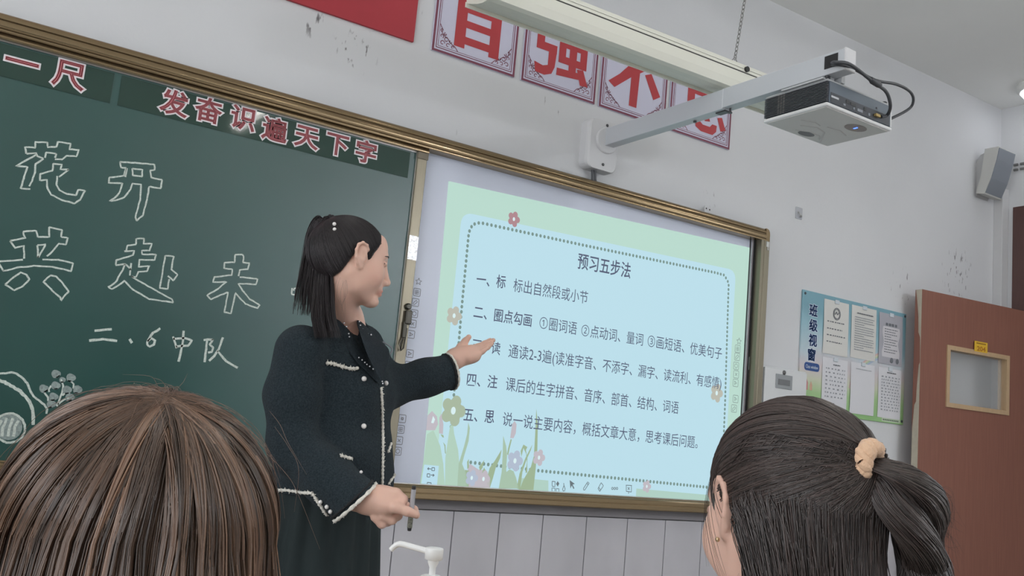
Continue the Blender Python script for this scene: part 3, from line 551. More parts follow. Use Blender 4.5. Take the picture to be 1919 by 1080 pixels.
c = aty(1400, 130, -0.80); MB().lathe([(0.0115, -0.806), (0.0115, -0.796)], (c[0], 0, c[2]), 14, axis='y').build('grommet', mat('black_rubber', (38, 40, 38), 0.6), lp)
LINK = mat('galvanised_chain', (150, 150, 148), 0.35, metal=0.7)
def chain_at(x0, y0, zlow, x1, zhigh):
    b = MB(); a_, b2 = np.array([x0, y0, zlow]), np.array([x1, y0, zhigh]); L_ = np.linalg.norm(b2-a_); n = int(L_/0.019); d = (b2-a_)/L_
    for i in range(n):
        c_ = a_+d*(0.019*i+0.010); pts = []
        side = np.array([1, 0, 0]) if i % 2 == 0 else np.array([0, 1, 0])
        for t in np.linspace(0, 2*math.pi, 9): pts.append(c_+d*0.0125*math.cos(t)+side*0.0065*math.sin(t))
        b.tube(pts, 0.0019, 5, False)
    b.tube([a_+[-0.02, 0, -0.012], a_+[0, 0, 0.01], a_+[0.016, 0, -0.012]], 0.002, 5)
    return b.build('chain', LINK, lp)
chain_at(2.718, -0.775, 2.795, 2.835, ZC); chain_at(1.80, -0.775, 2.785, 1.70, ZC)
# ------------------------------------------------------------------ projector mount on the wall
MNT = mat('mount_white', (214, 214, 216), 0.42, spec=0.4); MNT2 = mat('arm_white', (196, 200, 205), 0.38, spec=0.45)
mx, mz = 2.655, 2.565
mo = empty('projector_mount', (mx, 0, mz), 'white wall plate with long white arm carrying the projector', 'projector mount')
b = MB(); plate_prof = rounded([(mx-0.105, mz-0.115), (mx+0.075, mz-0.115), (mx+0.075, mz+0.105), (mx-0.105, mz+0.105)], 0.03)
n_ = len(plate_prof)
def bulge(y, s): return [(mx-0.015+(p-mx+0.015)*s, y, q+0.012*(1-((p-mx+0.015)/0.09)**2)*(1 if q > mz else -1)) for p, q in plate_prof]
lay = [bulge(0, 1.0), bulge(-0.042, 1.0), bulge(-0.056, 0.95), bulge(-0.062, 0.86)]
vv = [p for l in lay for p in l]; b.add(vv, [(i*n_+k, i*n_+(k+1) % n_, (i+1)*n_+(k+1) % n_, (i+1)*n_+k) for i in range(3) for k in range(n_)]); b.add(lay[3], [tuple(range(n_))[::-1]]); b.add(lay[0], [tuple(range(n_))])
b.build('wall_plate', MNT, mo)
MB().lathe([(0.062, -0.060), (0.062, -0.070), (0.058, -0.074)], (mx-0.002, 0, mz+0.02), 28, axis='y').build('collar', MNT, mo)
for dx, dz in ((-0.005, 0.093), (-0.012, -0.095)):
    MB().lathe([(0.007, -0.063), (0.007, -0.065), (0.004, -0.067)], (mx+dx, 0, mz+dz), 10, axis='y').build('screw', mat('dark_screw', (80, 80, 82), 0.4, metal=0.6), mo)
ax, az, yT = 2.668, 2.600, -1.372
MB().box((ax-0.030, -0.80, az-0.042), (ax+0.022, -0.07, az+0.040), 0.003).build('outer_arm', MNT2, mo)
ib = MB(); ib.box((ax-0.027, yT+0.002, az-0.036), (ax+0.025, -0.79, az+0.043), 0.002); ib.build('inner_arm', MNT2, mo)
MB().box((ax-0.029, yT-0.006, az-0.037), (ax+0.027, yT+0.002, az+0.045), 0.003).build('arm_end_cap', MNT, mo)
MB().box((ax-0.0285, yT+0.028, az-0.014), (ax-0.0268, yT+0.085, az+0.034), 0.0006).build('cable_slot', mat('slot_black', (36, 36, 38), 0.7), mo)
sc_ = MB(); sc_.tube([(ax, -0.815, az-0.036), (ax, -0.815, az-0.052)], 0.004, 8); sc_.lathe([(0.009, 0), (0.009, 0.004)], (ax, -0.815, az-0.056), 10); sc_.box((ax-0.014, -0.80, az-0.047), (ax+0.014, -0.75, az-0.041)); sc_.build('clamp_screw', mat('dark_screw', (80, 80, 82), 0.4, metal=0.6), mo)
sc2 = MB(); sc2.lathe([(0.007, 0), (0.007, 0.006)], (ax, -0.62, az-0.050), 10); sc2.build('clamp_screw', mat('dark_screw', (80, 80, 82), 0.4, metal=0.6), mo)
MB().box((ax-0.016, -1.30, 2.547), (ax+0.014, -1.24, az-0.037), 0.002).box((ax-0.055, -1.305, 2.541), (ax+0.12, -1.12, 2.547)).box((ax+0.030, -1.318, 2.546), (ax+0.048, -1.270, az-0.010)).build('bracket', mat('bracket_white', (190, 192, 194), 0.4), mo)
# wall cable dropping from the plate behind the frame
tag(MB().tube([(mx-0.03, -0.03, mz-0.12), (mx-0.02, -0.025, mz-0.16), (mx+0.0, -0.02, mz-0.20)], 0.006, 8).tube([(mx-0.045, -0.03, mz-0.12), (mx-0.032, -0.018, mz-0.16), (mx-0.012, -0.016, mz-0.20)], 0.006, 8).build('wall_cable', mat('grey_cable', (92, 94, 98), 0.5)), 'short grey cable pair below the projector wall plate', 'cable')
# ------------------------------------------------------------------ projector
PJB = mat('projector_black', (46, 50, 54), 0.4); PJG = mat('projector_bluegrey', (92, 102, 112), 0.4, metal=0.2); PJW = mat('projector_bottom', (205, 203, 200), 0.4, noise=0.03, nscale=9); PJE = mat('projector_edge_white', (226, 226, 226), 0.35)
x0, x1, y0, y1, zb = 2.617, 2.985, -1.325, -1.035, 2.440
pj = empty('projector', ((x0+x1)/2, (y0+y1)/2, zb), 'black and white ceiling projector hanging from the arm end', 'projector')
MB().box((x0+0.006, y0+0.006, zb+0.013), (x1-0.006, y1-0.006, zb+0.092), 0.006).build('body', PJB, pj)
bt = MB().box((x0, y0, zb), (x1, y1, zb+0.0135), 0.006); bt.build('bottom_tray', PJE, pj)
MB().box((x0+0.010, y0+0.010, zb-0.0025), (x1-0.010, y1-0.010, zb+0.001), 0.001).build('bottom_cover', PJW, pj)
tp = MB().box((x0+0.004, y0+0.004, zb+0.0925), (x1-0.004, y1-0.004, zb+0.1005), 0.003); tp.sphere((x0+0.10, y1-0.11, zb+0.098), 0.07, 16, (0.6, 1, 0.18)); tp.build('top_cover', mat('projector_top_grey', (168, 170, 172), 0.4), pj)
fin = MB()
for i in range(13):
    z = zb+0.018+i*0.0058; fin.box((x0+0.001, y0+0.004, z), (x0+0.010, y1-0.004, z+0.0028))
fin.build('cooling_fins', mat('projector_fin', (74, 77, 82), 0.35), pj); fin = MB()
for i in range(13):
    z = zb+0.018+i*0.0058; fin.box((x1-0.010, y0+0.004, z), (x1-0.001, y1-0.01, z+0.0028))
fin.build('cooling_fins', mat('projector_fin', (74, 77, 82), 0.35), pj)
gl = MB()
for i in range(13):
    z = zb+0.018+i*0.0058
    for k_ in range(3): gl.box((x0+0.0004, y1-0.075-k_*0.012, z+0.0004), (x0+0.0012, y1-0.067-k_*0.012, z+0.0024))
gl.build('vent_louvre', mat('vent_silver', (150, 146, 146), 0.3, metal=0.6), pj)
MB().box((x0+0.012, y0+0.001, zb+0.014), (x1-0.010, y0+0.007, zb+0.092), 0.002).build('rear_panel', PJG, pj)
MB().box((x0+0.018, y0-0.0004, zb+0.015), (x1-0.018, y0+0.004, zb+0.052)).build('port_recess', mat('port_recess', (56, 60, 66), 0.5), pj)
MB().box((x0+0.020, y0-0.0012, zb+0.034), (x0+0.060, y0-0.0003, zb+0.041)).build('port_label', mat('label_white', (200, 202, 204), 0.5), pj)
for i, (dx, w, h) in enumerate([(0.085, 0.012, 0.007), (0.125, 0.03, 0.010), (0.163, 0.03, 0.010), (0.20, 0.012, 0.012), (0.225, 0.01, 0.01), (0.10, 0.02, 0.012), (0.14, 0.008, 0.008)]):
    MB().box((x0+dx, y0-0.0018, zb+0.022+(i % 2)*0.012), (x0+dx+w, y0-0.0003, zb+0.022+(i % 2)*0.012+h)).build('port', mat('port_grey%d' % (i % 2), ((132, 138, 146), (30, 32, 36))[i % 2], 0.4), pj)
MB().box((x0+0.27, y0-0.0012, zb+0.060), (x0+0.276, y0+0.001, zb+0.066)).build('rear_screw', mat('dark_screw', (80, 80, 82), 0.4, metal=0.6), pj)
MB().lathe([(0.011, 0), (0.011, 0.016), (0.009, 0.018)], (x0+0.022, y0+0.022, zb+0.099), 14).build('top_knob', PJB, pj)
MB().lathe([(0.011, 0), (0.011, 0.010), (0.009, 0.012)], (x1-0.022, y0+0.022, zb+0.099), 14).build('top_knob', PJB, pj)
MB().box((x1-0.012, y0+0.002, zb+0.014), (x1-0.002, y0+0.016, zb+0.092), 0.002).build('corner_post', PJE, pj)
LENS = mat('lens_cover_grey', (150, 150, 150), 0.25)
mb = MB(); cx, cy = x0+0.25, y0+0.07
mb.add([(cx+0.05*math.cos(a), cy+0.032*math.sin(a), zb-0.0032) for a in np.linspace(0, 2*math.pi, 21)[:-1]], [tuple(range(20))]); mb.build('bottom_badge', mat('badge_brown', (128, 116, 110), 0.3), pj)
mb = MB().box((cx-0.003, cy-0.008, zb-0.0042), (cx+0.003, cy+0.008, zb-0.003)); mb.build('status_light', mat('blue_led', (60, 90, 255), 0.4, emit=(70, 110, 255), estr=4.0), pj)
mb = MB()
for p in [[(.10,.20),(.16,.17),(.22,.185),(.27,.24),(.30,.27)],[(.13,.245),(.18,.22),(.24,.225),(.27,.25)],[(.06,.16),(.11,.14),(.15,.15)],[(.18,.14),(.24,.13),(.30,.15)]]: mb.tube([(x0+q, y0+r_, zb-0.0026) for q, r_ in p], 0.0035, 6, flat=0.5)
mb.build('bottom_ridge', mat('ridge_grey', (188, 186, 184), 0.35), pj)
mb = MB(); mb.add([(x0+0.19+0.04*math.cos(a), y1-0.045+0.022*math.sin(a), zb-0.0031) for a in np.linspace(0, 2*math.pi, 17)[:-1]], [tuple(range(16))]); mb.build('bottom_vent', mat('vent_dark_grey', (112, 112, 114), 0.5), pj)
CAB = mat('dark_grey_cable', (62, 64, 68), 0.5)
def bez(pts, n=28):
    P = np.array(pts, float); out = []; m = len(P); Q = np.vstack([2*P[0]-P[1], P, 2*P[-1]-P[-2]])
    for i in range(m-1):
        for t in np.linspace(0, 1, max(3, n//(m-1)), endpoint=False):
            a, b_, c_, d_ = Q[i:i+4]; out.append(0.5*((2*b_)+(-a+c_)*t+(2*a-5*b_+4*c_-d_)*t*t+(-a+3*b_-3*c_+d_)*t**3))
    out.append(P[-1]); return np.array(out)
def py_(px, py, y): return tuple(aty(px, py, y))
yk = y0-0.03
cA = bez([(ax-0.02, yT+0.06, az+0.006), py_(1566, 117, yk-0.03), py_(1594, 121, yk-0.045), py_(1637, 154, yk-0.04), py_(1661, 172, yk-0.035), py_(1669, 197, yk-0.025), py_(1664, 215, y0-0.012), py_(1652, 219, y0-0.004)], 48)
r = empty('video_cable', tuple(cA[0]), 'thick dark cable looping from the arm slot to the projector ports', 'cable')
MB().tube(cA, 0.0062, 8).build('cable', CAB, r)
fe = MB().tube([py_(1632, 148, yk-0.04), py_(1636, 152, yk-0.04), py_(1646, 158, yk-0.04), py_(1650, 161, yk-0.04)], [0.009, 0.012, 0.012, 0.009], 10); fe.build('ferrite_core', CAB, r)
MB().box((py_(1642, 217, y0)[0]-0.014, y0-0.012, py_(1642, 217, y0)[2]-0.006), (py_(1642, 217, y0)[0]+0.012, y0-0.001, py_(1642, 217, y0)[2]+0.004), 0.001).build('gold_plug', mat('gold_plug', (176, 152, 100), 0.35, metal=0.6), r)
cB = bez([(ax-0.016, yT+0.065, az+0.0), py_(1570, 121, yk-0.02), py_(1598, 128, yk-0.02), py_(1640, 150, yk-0.025), py_(1680, 158, yk), py_(1706, 172, y0+0.01), py_(1712, 190, y0+0.03), py_(1700, 207, y0+0.05), (x1+0.012, y0+0.06, zb+0.047), (x1-0.002, y0+0.065, zb+0.046)], 54)
r = empty('power_cable', tuple(cB[0]), 'thin dark cable bulging past the right side of the projector', 'cable')
MB().tube(cB, 0.0055, 8).build('cable', CAB, r); MB().tube([(x1+0.034, y0+0.055, zb+0.048), (x1+0.004, y0+0.065, zb+0.047)], 0.0085, 8).build('plug', CAB, r)
# ------------------------------------------------------------------ speaker, hooks, conduit
SPK = mat('speaker_cream', (202, 202, 198), 0.5); GRL = mat('speaker_grille', (136, 142, 150), 0.6, bump=0.5, bscale=900)
sk = empty('wall_speaker', (5.78, 0, 3.0), 'cream wedge loudspeaker with grey grille high beside the corner', 'speaker')
sx0, sx1 = 5.700, 5.895
side = [(-0.075, 3.300), (-0.165, 3.298), (-0.150, 3.22), (-0.115, 3.10), (-0.075, 3.005), (-0.02, 3.015), (-0.03, 3.06), (-0.05, 3.12)]
MB().prism(side, sx0, sx1, 'x').build('cabinet', SPK, sk)
MB().prism([(-0.160, 3.290), (-0.169, 3.290), (-0.154, 3.22), (-0.119, 3.10), (-0.080, 3.012), (-0.074, 3.015), (-0.110, 3.10), (-0.145, 3.22)], sx0+0.006, sx1-0.006, 'x').build('grille', GRL, sk)
MB().prism([(0, 3.235), (-0.028, 3.275), (-0.074, 3.292), (-0.052, 3.15), (-0.03, 3.07), (-0.002, 3.0)], sx0+0.03, sx1-0.03, 'x').build('bracket', mat('speaker_bracket', (186, 186, 186), 0.5), sk)
hk = aty(1497, 400, 0); r = empty('wall_hook', (hk[0], 0, hk[2]), 'small clear adhesive wall hook between whiteboard and corner', 'hook')
MB().box((hk[0]-0.026, -0.004, hk[2]-0.032), (hk[0]+0.026, 0, hk[2]+0.032), 0.003).build('backing_plate', mat('hook_plate', (186, 188, 194), 0.2), r)
MB().tube([(hk[0]-0.006, -0.004, hk[2]+0.006), (hk[0]-0.004, -0.014, hk[2]-0.006), (hk[0]+0.004, -0.016, hk[2]-0.022), (hk[0]+0.012, -0.012, hk[2]-0.016), (hk[0]+0.014, -0.006, hk[2]-0.004)], 0.0035, 8).build('hook', SILV, r)
bk = aty(1326, 393, -0.02); r = empty('metal_bracket', (bk[0], 0, bk[2]), 'small white drilled metal plate standing on the top of the board frame', 'bracket')
MB().box((bk[0]-0.022, -0.024, 2.3815), (bk[0]+0.022, -0.02, bk[2]+0.016), 0.001).box((bk[0]-0.022, -0.024, 2.3805), (bk[0]+0.022, -0.001, 2.3835)).build('plate', MNT, r)
for dx, dz in ((-0.011, 0.003), (0.012, 0.001)): MB().lathe([(0.0045, -0.0245), (0.0045, -0.0242)], (bk[0]+dx, 0, bk[2]+dz), 8, axis='y').build('hole', DARKGAP, r)
for zc_, lb in ((aty(1910, 308, -0.25)[2], 'upper short grey clip high on the side wall right of the speaker'), (aty(1910, 318, -0.25)[2], 'lower short grey clip high on the side wall right of the speaker')):
    t_ = ray(1911, 308); k_ = XR/t_[0]; yy = CAM[1]+t_[1]*k_; zz_ = CAM[2]+ray(1911, 308 if 'upper' in lb else 318)[2]*k_
    tag(MB().box((XR-0.012, yy-0.055, zz_-0.008), (XR, yy-0.008, zz_+0.006), 0.002).box((XR-0.012, yy+0.006, zz_-0.008), (XR, yy+0.035, zz_+0.006), 0.002).build('cable_clip', mat('clip_grey', (120, 120, 118), 0.5)), lb, 'clip', 'cable clips beside the speaker')
# ------------------------------------------------------------------ notice board with pinned papers
def nb_material():
    m = mat('notice_board_print', (170, 196, 205), 0.35, spec=0.4); nt = m.node_tree; b = nt.nodes['Principled BSDF']
    tc = nt.nodes.new('ShaderNodeTexCoord'); sx = nt.nodes.new('ShaderNodeSeparateXYZ'); nt.links.new(tc.outputs['Object'], sx.inputs[0])
    mr = nt.nodes.new('ShaderNodeMapRange'); mr.inputs[1].default_value = 1.484; mr.inputs[2].default_value = 2.133
    nz = nt.nodes.new('ShaderNodeTexNoise'); nz.inputs['Scale'].default_value = 4.0; nt.links.new(tc.outputs['Object'], nz.inputs['Vector'])
    ad = nt.nodes.new('ShaderNodeMath'); ad.operation = 'MULTIPLY_ADD'; ad.inputs[1].default_value = 0.16; nt.links.new(nz.outputs['Fac'], ad.inputs[0]); nt.links.new(sx.outputs['Z'], ad.inputs[2]); nt.links.new(ad.outputs[0], mr.inputs[0])
    cr = nt.nodes.new('ShaderNodeValToRGB'); e = cr.color_ramp.elements
    e[0].position = 0.10; e[0].color = (*lin((150, 196, 132)), 1); e[1].position = 1.0; e[1].color = (*lin((128, 172, 186)), 1)
    for p, c in ((0.30, (172, 206, 150)), (0.42, (210, 214, 190)), (0.52, (214, 204, 206)), (0.66, (196, 212, 220)), (0.80, (160, 198, 210))):
        q = e.new(p); q.color = (*lin(c), 1)
    nt.links.new(mr.outputs[0], cr.inputs[0]); nt.links.new(cr.outputs[0], b.inputs['Base Color'])
    return m
nx0, nx1, nz0, nz1 = 4.109, 5.023, 1.484, 2.133
nb = empty('notice_board', ((nx0+nx1)/2, 0, nz0), 'printed notice board titled 班级视窗 on the wall beside the open door', 'notice board')
MB().box((nx0, -0.010, nz0), (nx1, -0.0005, nz1), 0.001).build('board_panel', nb_material(), nb)
NAVY = mat('navy_print', (44, 78, 138), 0.4); NPALE = mat('pale_outline_print', (222, 232, 240), 0.4)
for i, ch in enumerate('班级视窗'):
    c = [aty(1525, 582, -.011), aty(1525, 610, -.011), aty(1524, 638, -.011), aty(1521.5, 665, -.011)][i]
    v, f = glyphs(ch, 0.0, 0.028); v0, f0 = glyphs(ch, 0.0); cc = (v0.max(0)+v0.min(0))/2
    vo, fo = glyphs(ch, 0.0, 0.06); k_ = 0.070
    po = MB().add([(c[0]+(p[0]-cc[0])*k_, -0.0106, c[2]+(p[1]-cc[1])*k_) for p in vo], fo).build('title_outline', NPALE, nb)
    MB().add([(c[0]+(p[0]-cc[0])*k_, -0.0110, c[2]+(p[1]-cc[1])*k_) for p in v], f).build('title_character', NAVY, po)
c0, c1_ = aty(1508, 682, -.011), aty(1536, 694, -.011); zc = (c0[2]+c1_[2])/2
bd = MB(); bd.add([(x, -0.0107, z) for x, z in rounded([(c0[0], zc-.022), (c1_[0], zc-.022), (c1_[0], zc+.022), (c0[0], zc+.022)], .02)], [tuple(range(28))]); bd = bd.build('title_badge', NAVY, nb)
text_on(MB(), 'Class window', (c0[0]+.012, -.0112, zc-.012), (c1_[0]-.012, -.0112, zc-.012), (c0[0]+.012, -.0112, zc+.014)).build('badge_text', NPALE, bd)
PINM = mat('pin_grey', (70, 76, 82), 0.4)
for dx, dz in ((nx0+.018, nz1-.018), (nx1-.012, nz1-.015), (nx1-.015, nz0+.02)): MB().lathe([(.006, -.0135), (.008, -.010)], (dx, 0, dz), 10, axis='y').build('screw', PINM, nb)
ft = MB()
for r_ in range(3): text_on(ft, '请勿随意撕毁张贴内容', (nx1-.19, -.0106, nz0+.012+r_*.014), (nx1-.04, -.0106, nz0+.012+r_*.014), (nx1-.19, -.0106, nz0+.023+r_*.014))
dbl = MB().box((nx1-.20, -.0104, nz0+.006), (nx1-.03, -.0099, nz0+.058)); dbl.build('footer_panel', mat('footer_pale', (200, 214, 190), 0.5), nb)
for k_ in range(3):
    mb = MB(); ww = np.array([.07, .11, .09][k_])
    for j in range(9): mb.box((nx1-.19+j*.0165, -.0107, nz0+.012+k_*.015), (nx1-.19+j*.0165+.012, -.0103, nz0+.020+k_*.015))
    mb.build('footer_text', mat('print_green_grey', (104, 124, 104), 0.6), nb)
# little printed meadow, rainbow and houses in the lower left of the board
for (px, r_, col) in ((4.165, .030, (206, 140, 140)), (4.205, .022, (214, 176, 150)), (4.13, .018, (196, 150, 150))):
    MB().add([(px-r_*.5, -.0105, 1.60), (px+r_*.5, -.0105, 1.60), (px+r_*.5, -.0105, 1.60+r_*1.3), (px, -.0105, 1.60+r_*2.2), (px-r_*.5, -.0105, 1.60+r_*1.3)], [(0, 1, 2, 3, 4)]).build('printed_house', mat('print_%d' % col[1], col, 0.5), nb)
for j, col in enumerate(((216, 186, 184), (218, 210, 184), (184, 208, 182), (176, 192, 212))):
    mb = MB(); ribbon(mb, [(4.99-.47*math.cos(a)*(1-.018*j), 1.60+.30*math.sin(a)*(1-.03*j)) for a in np.linspace(.15, 1.50, 24)], .011, -.0104-0.0001*j, 0); mb.build('printed_rainbow', mat('rainbow_%d' % j, col, 0.5), nb)
INKG = mat('print_grey', (112, 116, 122), 0.7); INKL = mat('print_light_grey', (158, 162, 168), 0.7)
PAP = mat('paper_white', (222, 222, 226), 0.6); PAPC = mat('paper_cream', (220, 219, 214), 0.6); PAPG = mat('paper_grey_print', (176, 176, 184), 0.6)
papers = [(4.283, 2.111, 4.494, 1.812, PAPC, 'emblem', 'cream paper with a round emblem and four short lines, top left on the notice board'),
          (4.520, 2.114, 4.742, 1.818, PAPC, 'letter', 'cream paper full of fine text lines, top middle on the notice board'),
          (4.768, 2.110, 4.988, 1.816, PAPG, 'card', 'grey decorated notice with a pale scroll panel, top right on the notice board'),
          (4.290, 1.792, 4.503, 1.502, PAP, 'table', 'white timetable sheet below the cream emblem paper'),
          (4.530, 1.794, 4.742, 1.510, PAP, 'blank', 'nearly blank white sheet with one heading line, bottom middle on the notice board'),
          (4.778, 1.795, 4.988, 1.510, PAP, 'list', 'white list sheet with columns of marks, bottom right on the notice board')]
for i, (x0_, z1_, x1_, z0_, pm, kind, lb) in enumerate(papers):
    r = empty('paper_sheet', ((x0_+x1_)/2, -.011, z0_), lb, 'paper', 'papers on the notice board')
    y0_ = -.0112
    n_ = 10; vs = []; fs = []
    for a in range(n_+1):
        t = a/n_; z = z0_+(z1_-z0_)*t; bow = 0.004*math.sin(math.pi*(1-t)*.8)*(1 if i % 2 == 0 else .6)
        vs += [(x0_, y0_-bow, z), (x1_, y0_-bow*.8, z)]
    for a in range(n_): fs.append((2*a, 2*a+1, 2*a+3, 2*a+2))
    sh = MB().add(vs, fs, True).build('sheet', pm, r); w_, h_ = x1_-x0_, z1_-z0_
    yb = y0_-.0046
    def bar(mb, u0, u1, v, t=.0035): mb.box((x0_+u0*w_, yb-.0002, z1_-v*h_-t/2), (x0_+u1*w_, yb, z1_-v*h_+t/2))
    def words_(name, v, u0, u1, m_, t=.005, gap=.25, wl=.05):
        mb = MB(); u = u0
        while u < u1-0.01:
            l_ = min(wl*(.6+.8*rng.random()), u1-u); bar(mb, u, u+l_*(1-gap), v, t); u += l_
        mb.build(name, m_, r)
    MB().box((x0_+.42*w_, yb-.0015, z1_-.015), (x0_+.58*w_, yb+.003, z1_+.006), .0005).build('clip', mat('clear_clip', (214, 222, 228), 0.2), r)
    if kind == 'emblem':
        mb = MB(); cx_, cz_ = x0_+.5*w_, z1_-.24*h_
        for rr in (.030, .024): ribbon(mb, [(cx_+rr*math.cos(t), cz_+rr*1.1*math.sin(t)) for t in np.linspace(0, 2*math.pi, 17)], .004, yb, 0)
        ribbon(mb, [(cx_-.016, cz_-.005), (cx_-.004, cz_+.012), (cx_+.006, cz_-.004), (cx_+.017, cz_+.010)], .005, yb, 0); mb.build('emblem', INKG, r)
        for v, u1 in ((.40, .85), (.53, .75), (.65, .9), (.77, .75)): words_('text_line', v, .13, u1, INKG, .006, .35, .09)
    elif kind == 'letter':
        words_('text_line', .14, .2, .85, INKG, .006, .15, .06)
        for j in range(15): words_('text_line', .22+j*.044, .12, [.9, .86, .9, .5, .88][j % 5], INKL, .0045, .2, .05)
    elif kind == 'card':
        pts = [(x0_+(.5+.34*sx_*(1+.10*math.sin(q*9)))*w_, z1_-(.26+.60*q)*h_) for sx_, qs in ((-1, np.linspace(0, 1, 22)), (1, np.linspace(1, 0, 22))) for q in qs]
        mb = MB(); mb.add([(x, yb, z) for x, z in pts], [tuple(range(len(pts)))]); mb.build('scroll_panel', mat('scroll_pale', (212, 210, 214), 0.6), r)
        for j in range(4): words_('heading_mark', .215, .26+.13*j, .26+.13*j+.09, INKG, .016, .05, .2)
        for j in range(10): words_('text_line', .31+j*.05, .22, [.78, .7, .76, .5][j % 4], INKG, .005, .22, .07)
        for j in range(2): mb = MB(); cx_ = x0_+(.55+.24*j)*w_; cz_ = z0_+.05*h_+.012; mb.add([(cx_+.014*math.cos(t), yb-.0003, cz_+.016*math.sin(t)) for t in np.linspace(0, 2*math.pi, 13)[:-1]], [tuple(range(12))]); mb.build('printed_flower', INKG, r)
    elif kind == 'table':
        words_('text_line', .12, .4, .68, INKG, .006, .2, .07)
        for j in range(8): words_('text_line', .2+j*.075, .12, .92, INKL, .007, .6, .13)
        words_('text_line', .86, .35, .5, INKG, .012, .1, .1)
    elif kind == 'blank': words_('text_line', .12, .2, .85, INKL, .003, .05, .2)
    else:
        words_('text_line', .09, .35, .75, INKG, .006, .15, .07)
        for j in range(12): words_('text_line', .18+j*.06, .12, .95, INKL, .007, .55, .12)
# ------------------------------------------------------------------ steel control box under the notice board's left end
STL = mat('box_grey_enamel', (216, 218, 219), 0.35, spec=0.4)
q0, q1 = aty(1433, 685, -.085), aty(1514.5, 697, -.085); bx0, bx1, bz1 = q0[0], q1[0], (q0[2]+q1[2])/2; bz0 = bz1-.62
sb = empty('control_box', ((bx0+bx1)/2, 0, bz0), 'light grey steel wall box with slot handle right of the whiteboard frame', 'cabinet')
MB().box((bx0, -.075, bz0), (bx1, -.0125, bz1), .003).build('body', STL, sb)
dr = MB().box((bx0+.006, -.086, bz0+.006), (bx1-.006, -.0755, bz1-.008), .003).build('door', STL, sb)
h0, h1 = aty(1453, 705, -.087), aty(1486, 727, -.087); hz = aty(1469, 716, -.087)[2]; hx = (h0[0]+h1[0])/2
MB().box((hx-.062, -.0885, hz-.036), (hx+.062, -.0862, hz+.036), .002).build('handle_surround', mat('handle_grey', (150, 154, 156), 0.35, metal=0.3), dr)
MB().box((hx-.044, -.0900, hz-.018), (hx+.044, -.0884, hz+.012), .0006).build('handle_slot', mat('handle_dark', (112, 114, 116), 0.5), dr)
lz = aty(1470, 698.5, -.087); MB().lathe([(.011, -.0862), (.011, -.090), (.006, -.092)], (lz[0], 0, lz[2]), 14, axis='y').build('lock', mat('lock_metal', (110, 110, 110), 0.3, metal=0.7), dr)
# ------------------------------------------------------------------ open door leaf with window and number plate
WOOD = mat('red_brown_laminate', (140, 96, 82), 0.42, spec=0.35, noise=0.11, nscale=9, stretch=(16, 16, 0.5))
EDGE = mat('bare_door_edge', (188, 180, 162), 0.7, noise=0.08, nscale=30); TAN = mat('tan_window_bead', (192, 164, 130), 0.5, noise=0.06, nscale=20, stretch=(3, 3, 1))
ang = math.radians(-6.7285); fe = np.array([5.0, -0.1225]); Lw, Td, Zt = 1.012, 0.045, 2.271
def door_mat(): return Matrix.Translation((fe[0], fe[1], 0)) @ Matrix.Rotation(ang, 4, 'Z')
MD = door_mat()
dd = empty('door_leaf', (fe[0]+Lw*math.cos(ang), fe[1]+Lw*math.sin(ang), 0.02), 'red brown classroom door standing open, with small window and yellow plate 204', 'door')
def dbuild(mb, name, m_, par=None): mb.xf(0, MD); return mb.build(name, m_, par or dd)
u0, u1, v0, v1 = .224, .763, 1.6175, 1.967
mb = MB(); mb.box((.004, 0, .02), (u0, Td, Zt)).box((u1, 0, .02), (Lw, Td, Zt)).box((u0, 0, .02), (u1, Td, v0)).box((u0, 0, v1), (u1, Td, Zt)); dbuild(mb, 'panel', WOOD)
dbuild(MB().box((.0015, .0015, .02), (.0045, Td-.0015, Zt-.001)), 'edge_core', EDGE)
# laminate edge band, torn away in places so the pale core shows
ev = MB(); yb0, yb1 = .0, Td
segs = [(Zt, .06, 1.), (Zt-.06, .30, .75), (Zt-.16, .55, .55), (2.02, .62, .50), (1.99, .9, .95), (1.845, 1., 1.), (1.83, .82, .8), (1.70, .60, .6), (1.62, .55, .5), (1.60, .30, .30), (1.50, .12, .12), (1.44, .0, 0.)]
zs_ = [s[0] for s in segs]
for (za, wa, _), (zb_, wb_, _2) in zip(segs[:-1], segs[1:]):
    pa = Td*(1-wa); pb = Td*(1-wb_)
    ev.add([(0, Td, za), (0, Td*(1-min(wa, 1)), za), (0, Td*(1-min(wb_, 1)), zb_), (0, Td, zb_)], [(0, 1, 2, 3)])
dbuild(ev, 'edge_band', WOOD)
bd_ = MB()
for y0_, y1_ in ((-.008, .006), (Td-.006, Td+.008)): frame_bars(bd_, u0-.006, u1+.006, v0-.006, v1+.006, .026, y0_, y1_)
frame_bars(bd_, u0, u1, v0, v1, .016, .004, Td-.004); dbuild(bd_, 'window_bead', TAN)
gm = mat('frosted_door_glass', (232, 236, 236), 0.25, spec=0.5, alpha=0.2)
dbuild(MB().box((u0+.012, .030, v0+.012), (u1-.012, .034, v1-.012)), 'glass', gm)
pl_ = MB().box((.447, -.0095, 1.964), (.562, -.0082, 2.026)); plt = dbuild(pl_, 'number_plate', mat('plate_yellow', (226, 184, 62), 0.35))
pt = MB(); text_on(pt, '204', (.468, -.0100, 1.966), (.545, -.0100, 1.966), (.468, -.0100, 2.004), 0.03); dbuild(pt, 'plate_number', mat('plate_number_ink', (176, 112, 30), 0.5), plt)
pt = MB().box((.463, -.0099, 2.011), (.547, -.0096, 2.018)); dbuild(pt, 'plate_heading', mat('plate_heading_ink', (150, 104, 32), 0.5), plt)
hd = MB(); hd.lathe([(.026, -.001), (.026, -.008), (.012, -.012), (.010, -.040)], (.075, 0, 1.035), 16, axis='y'); hd.tube([(.075, -.042, 1.035), (.10, -.045, 1.037), (.19, -.044, 1.041)], [.010, .009, .0075], 10)
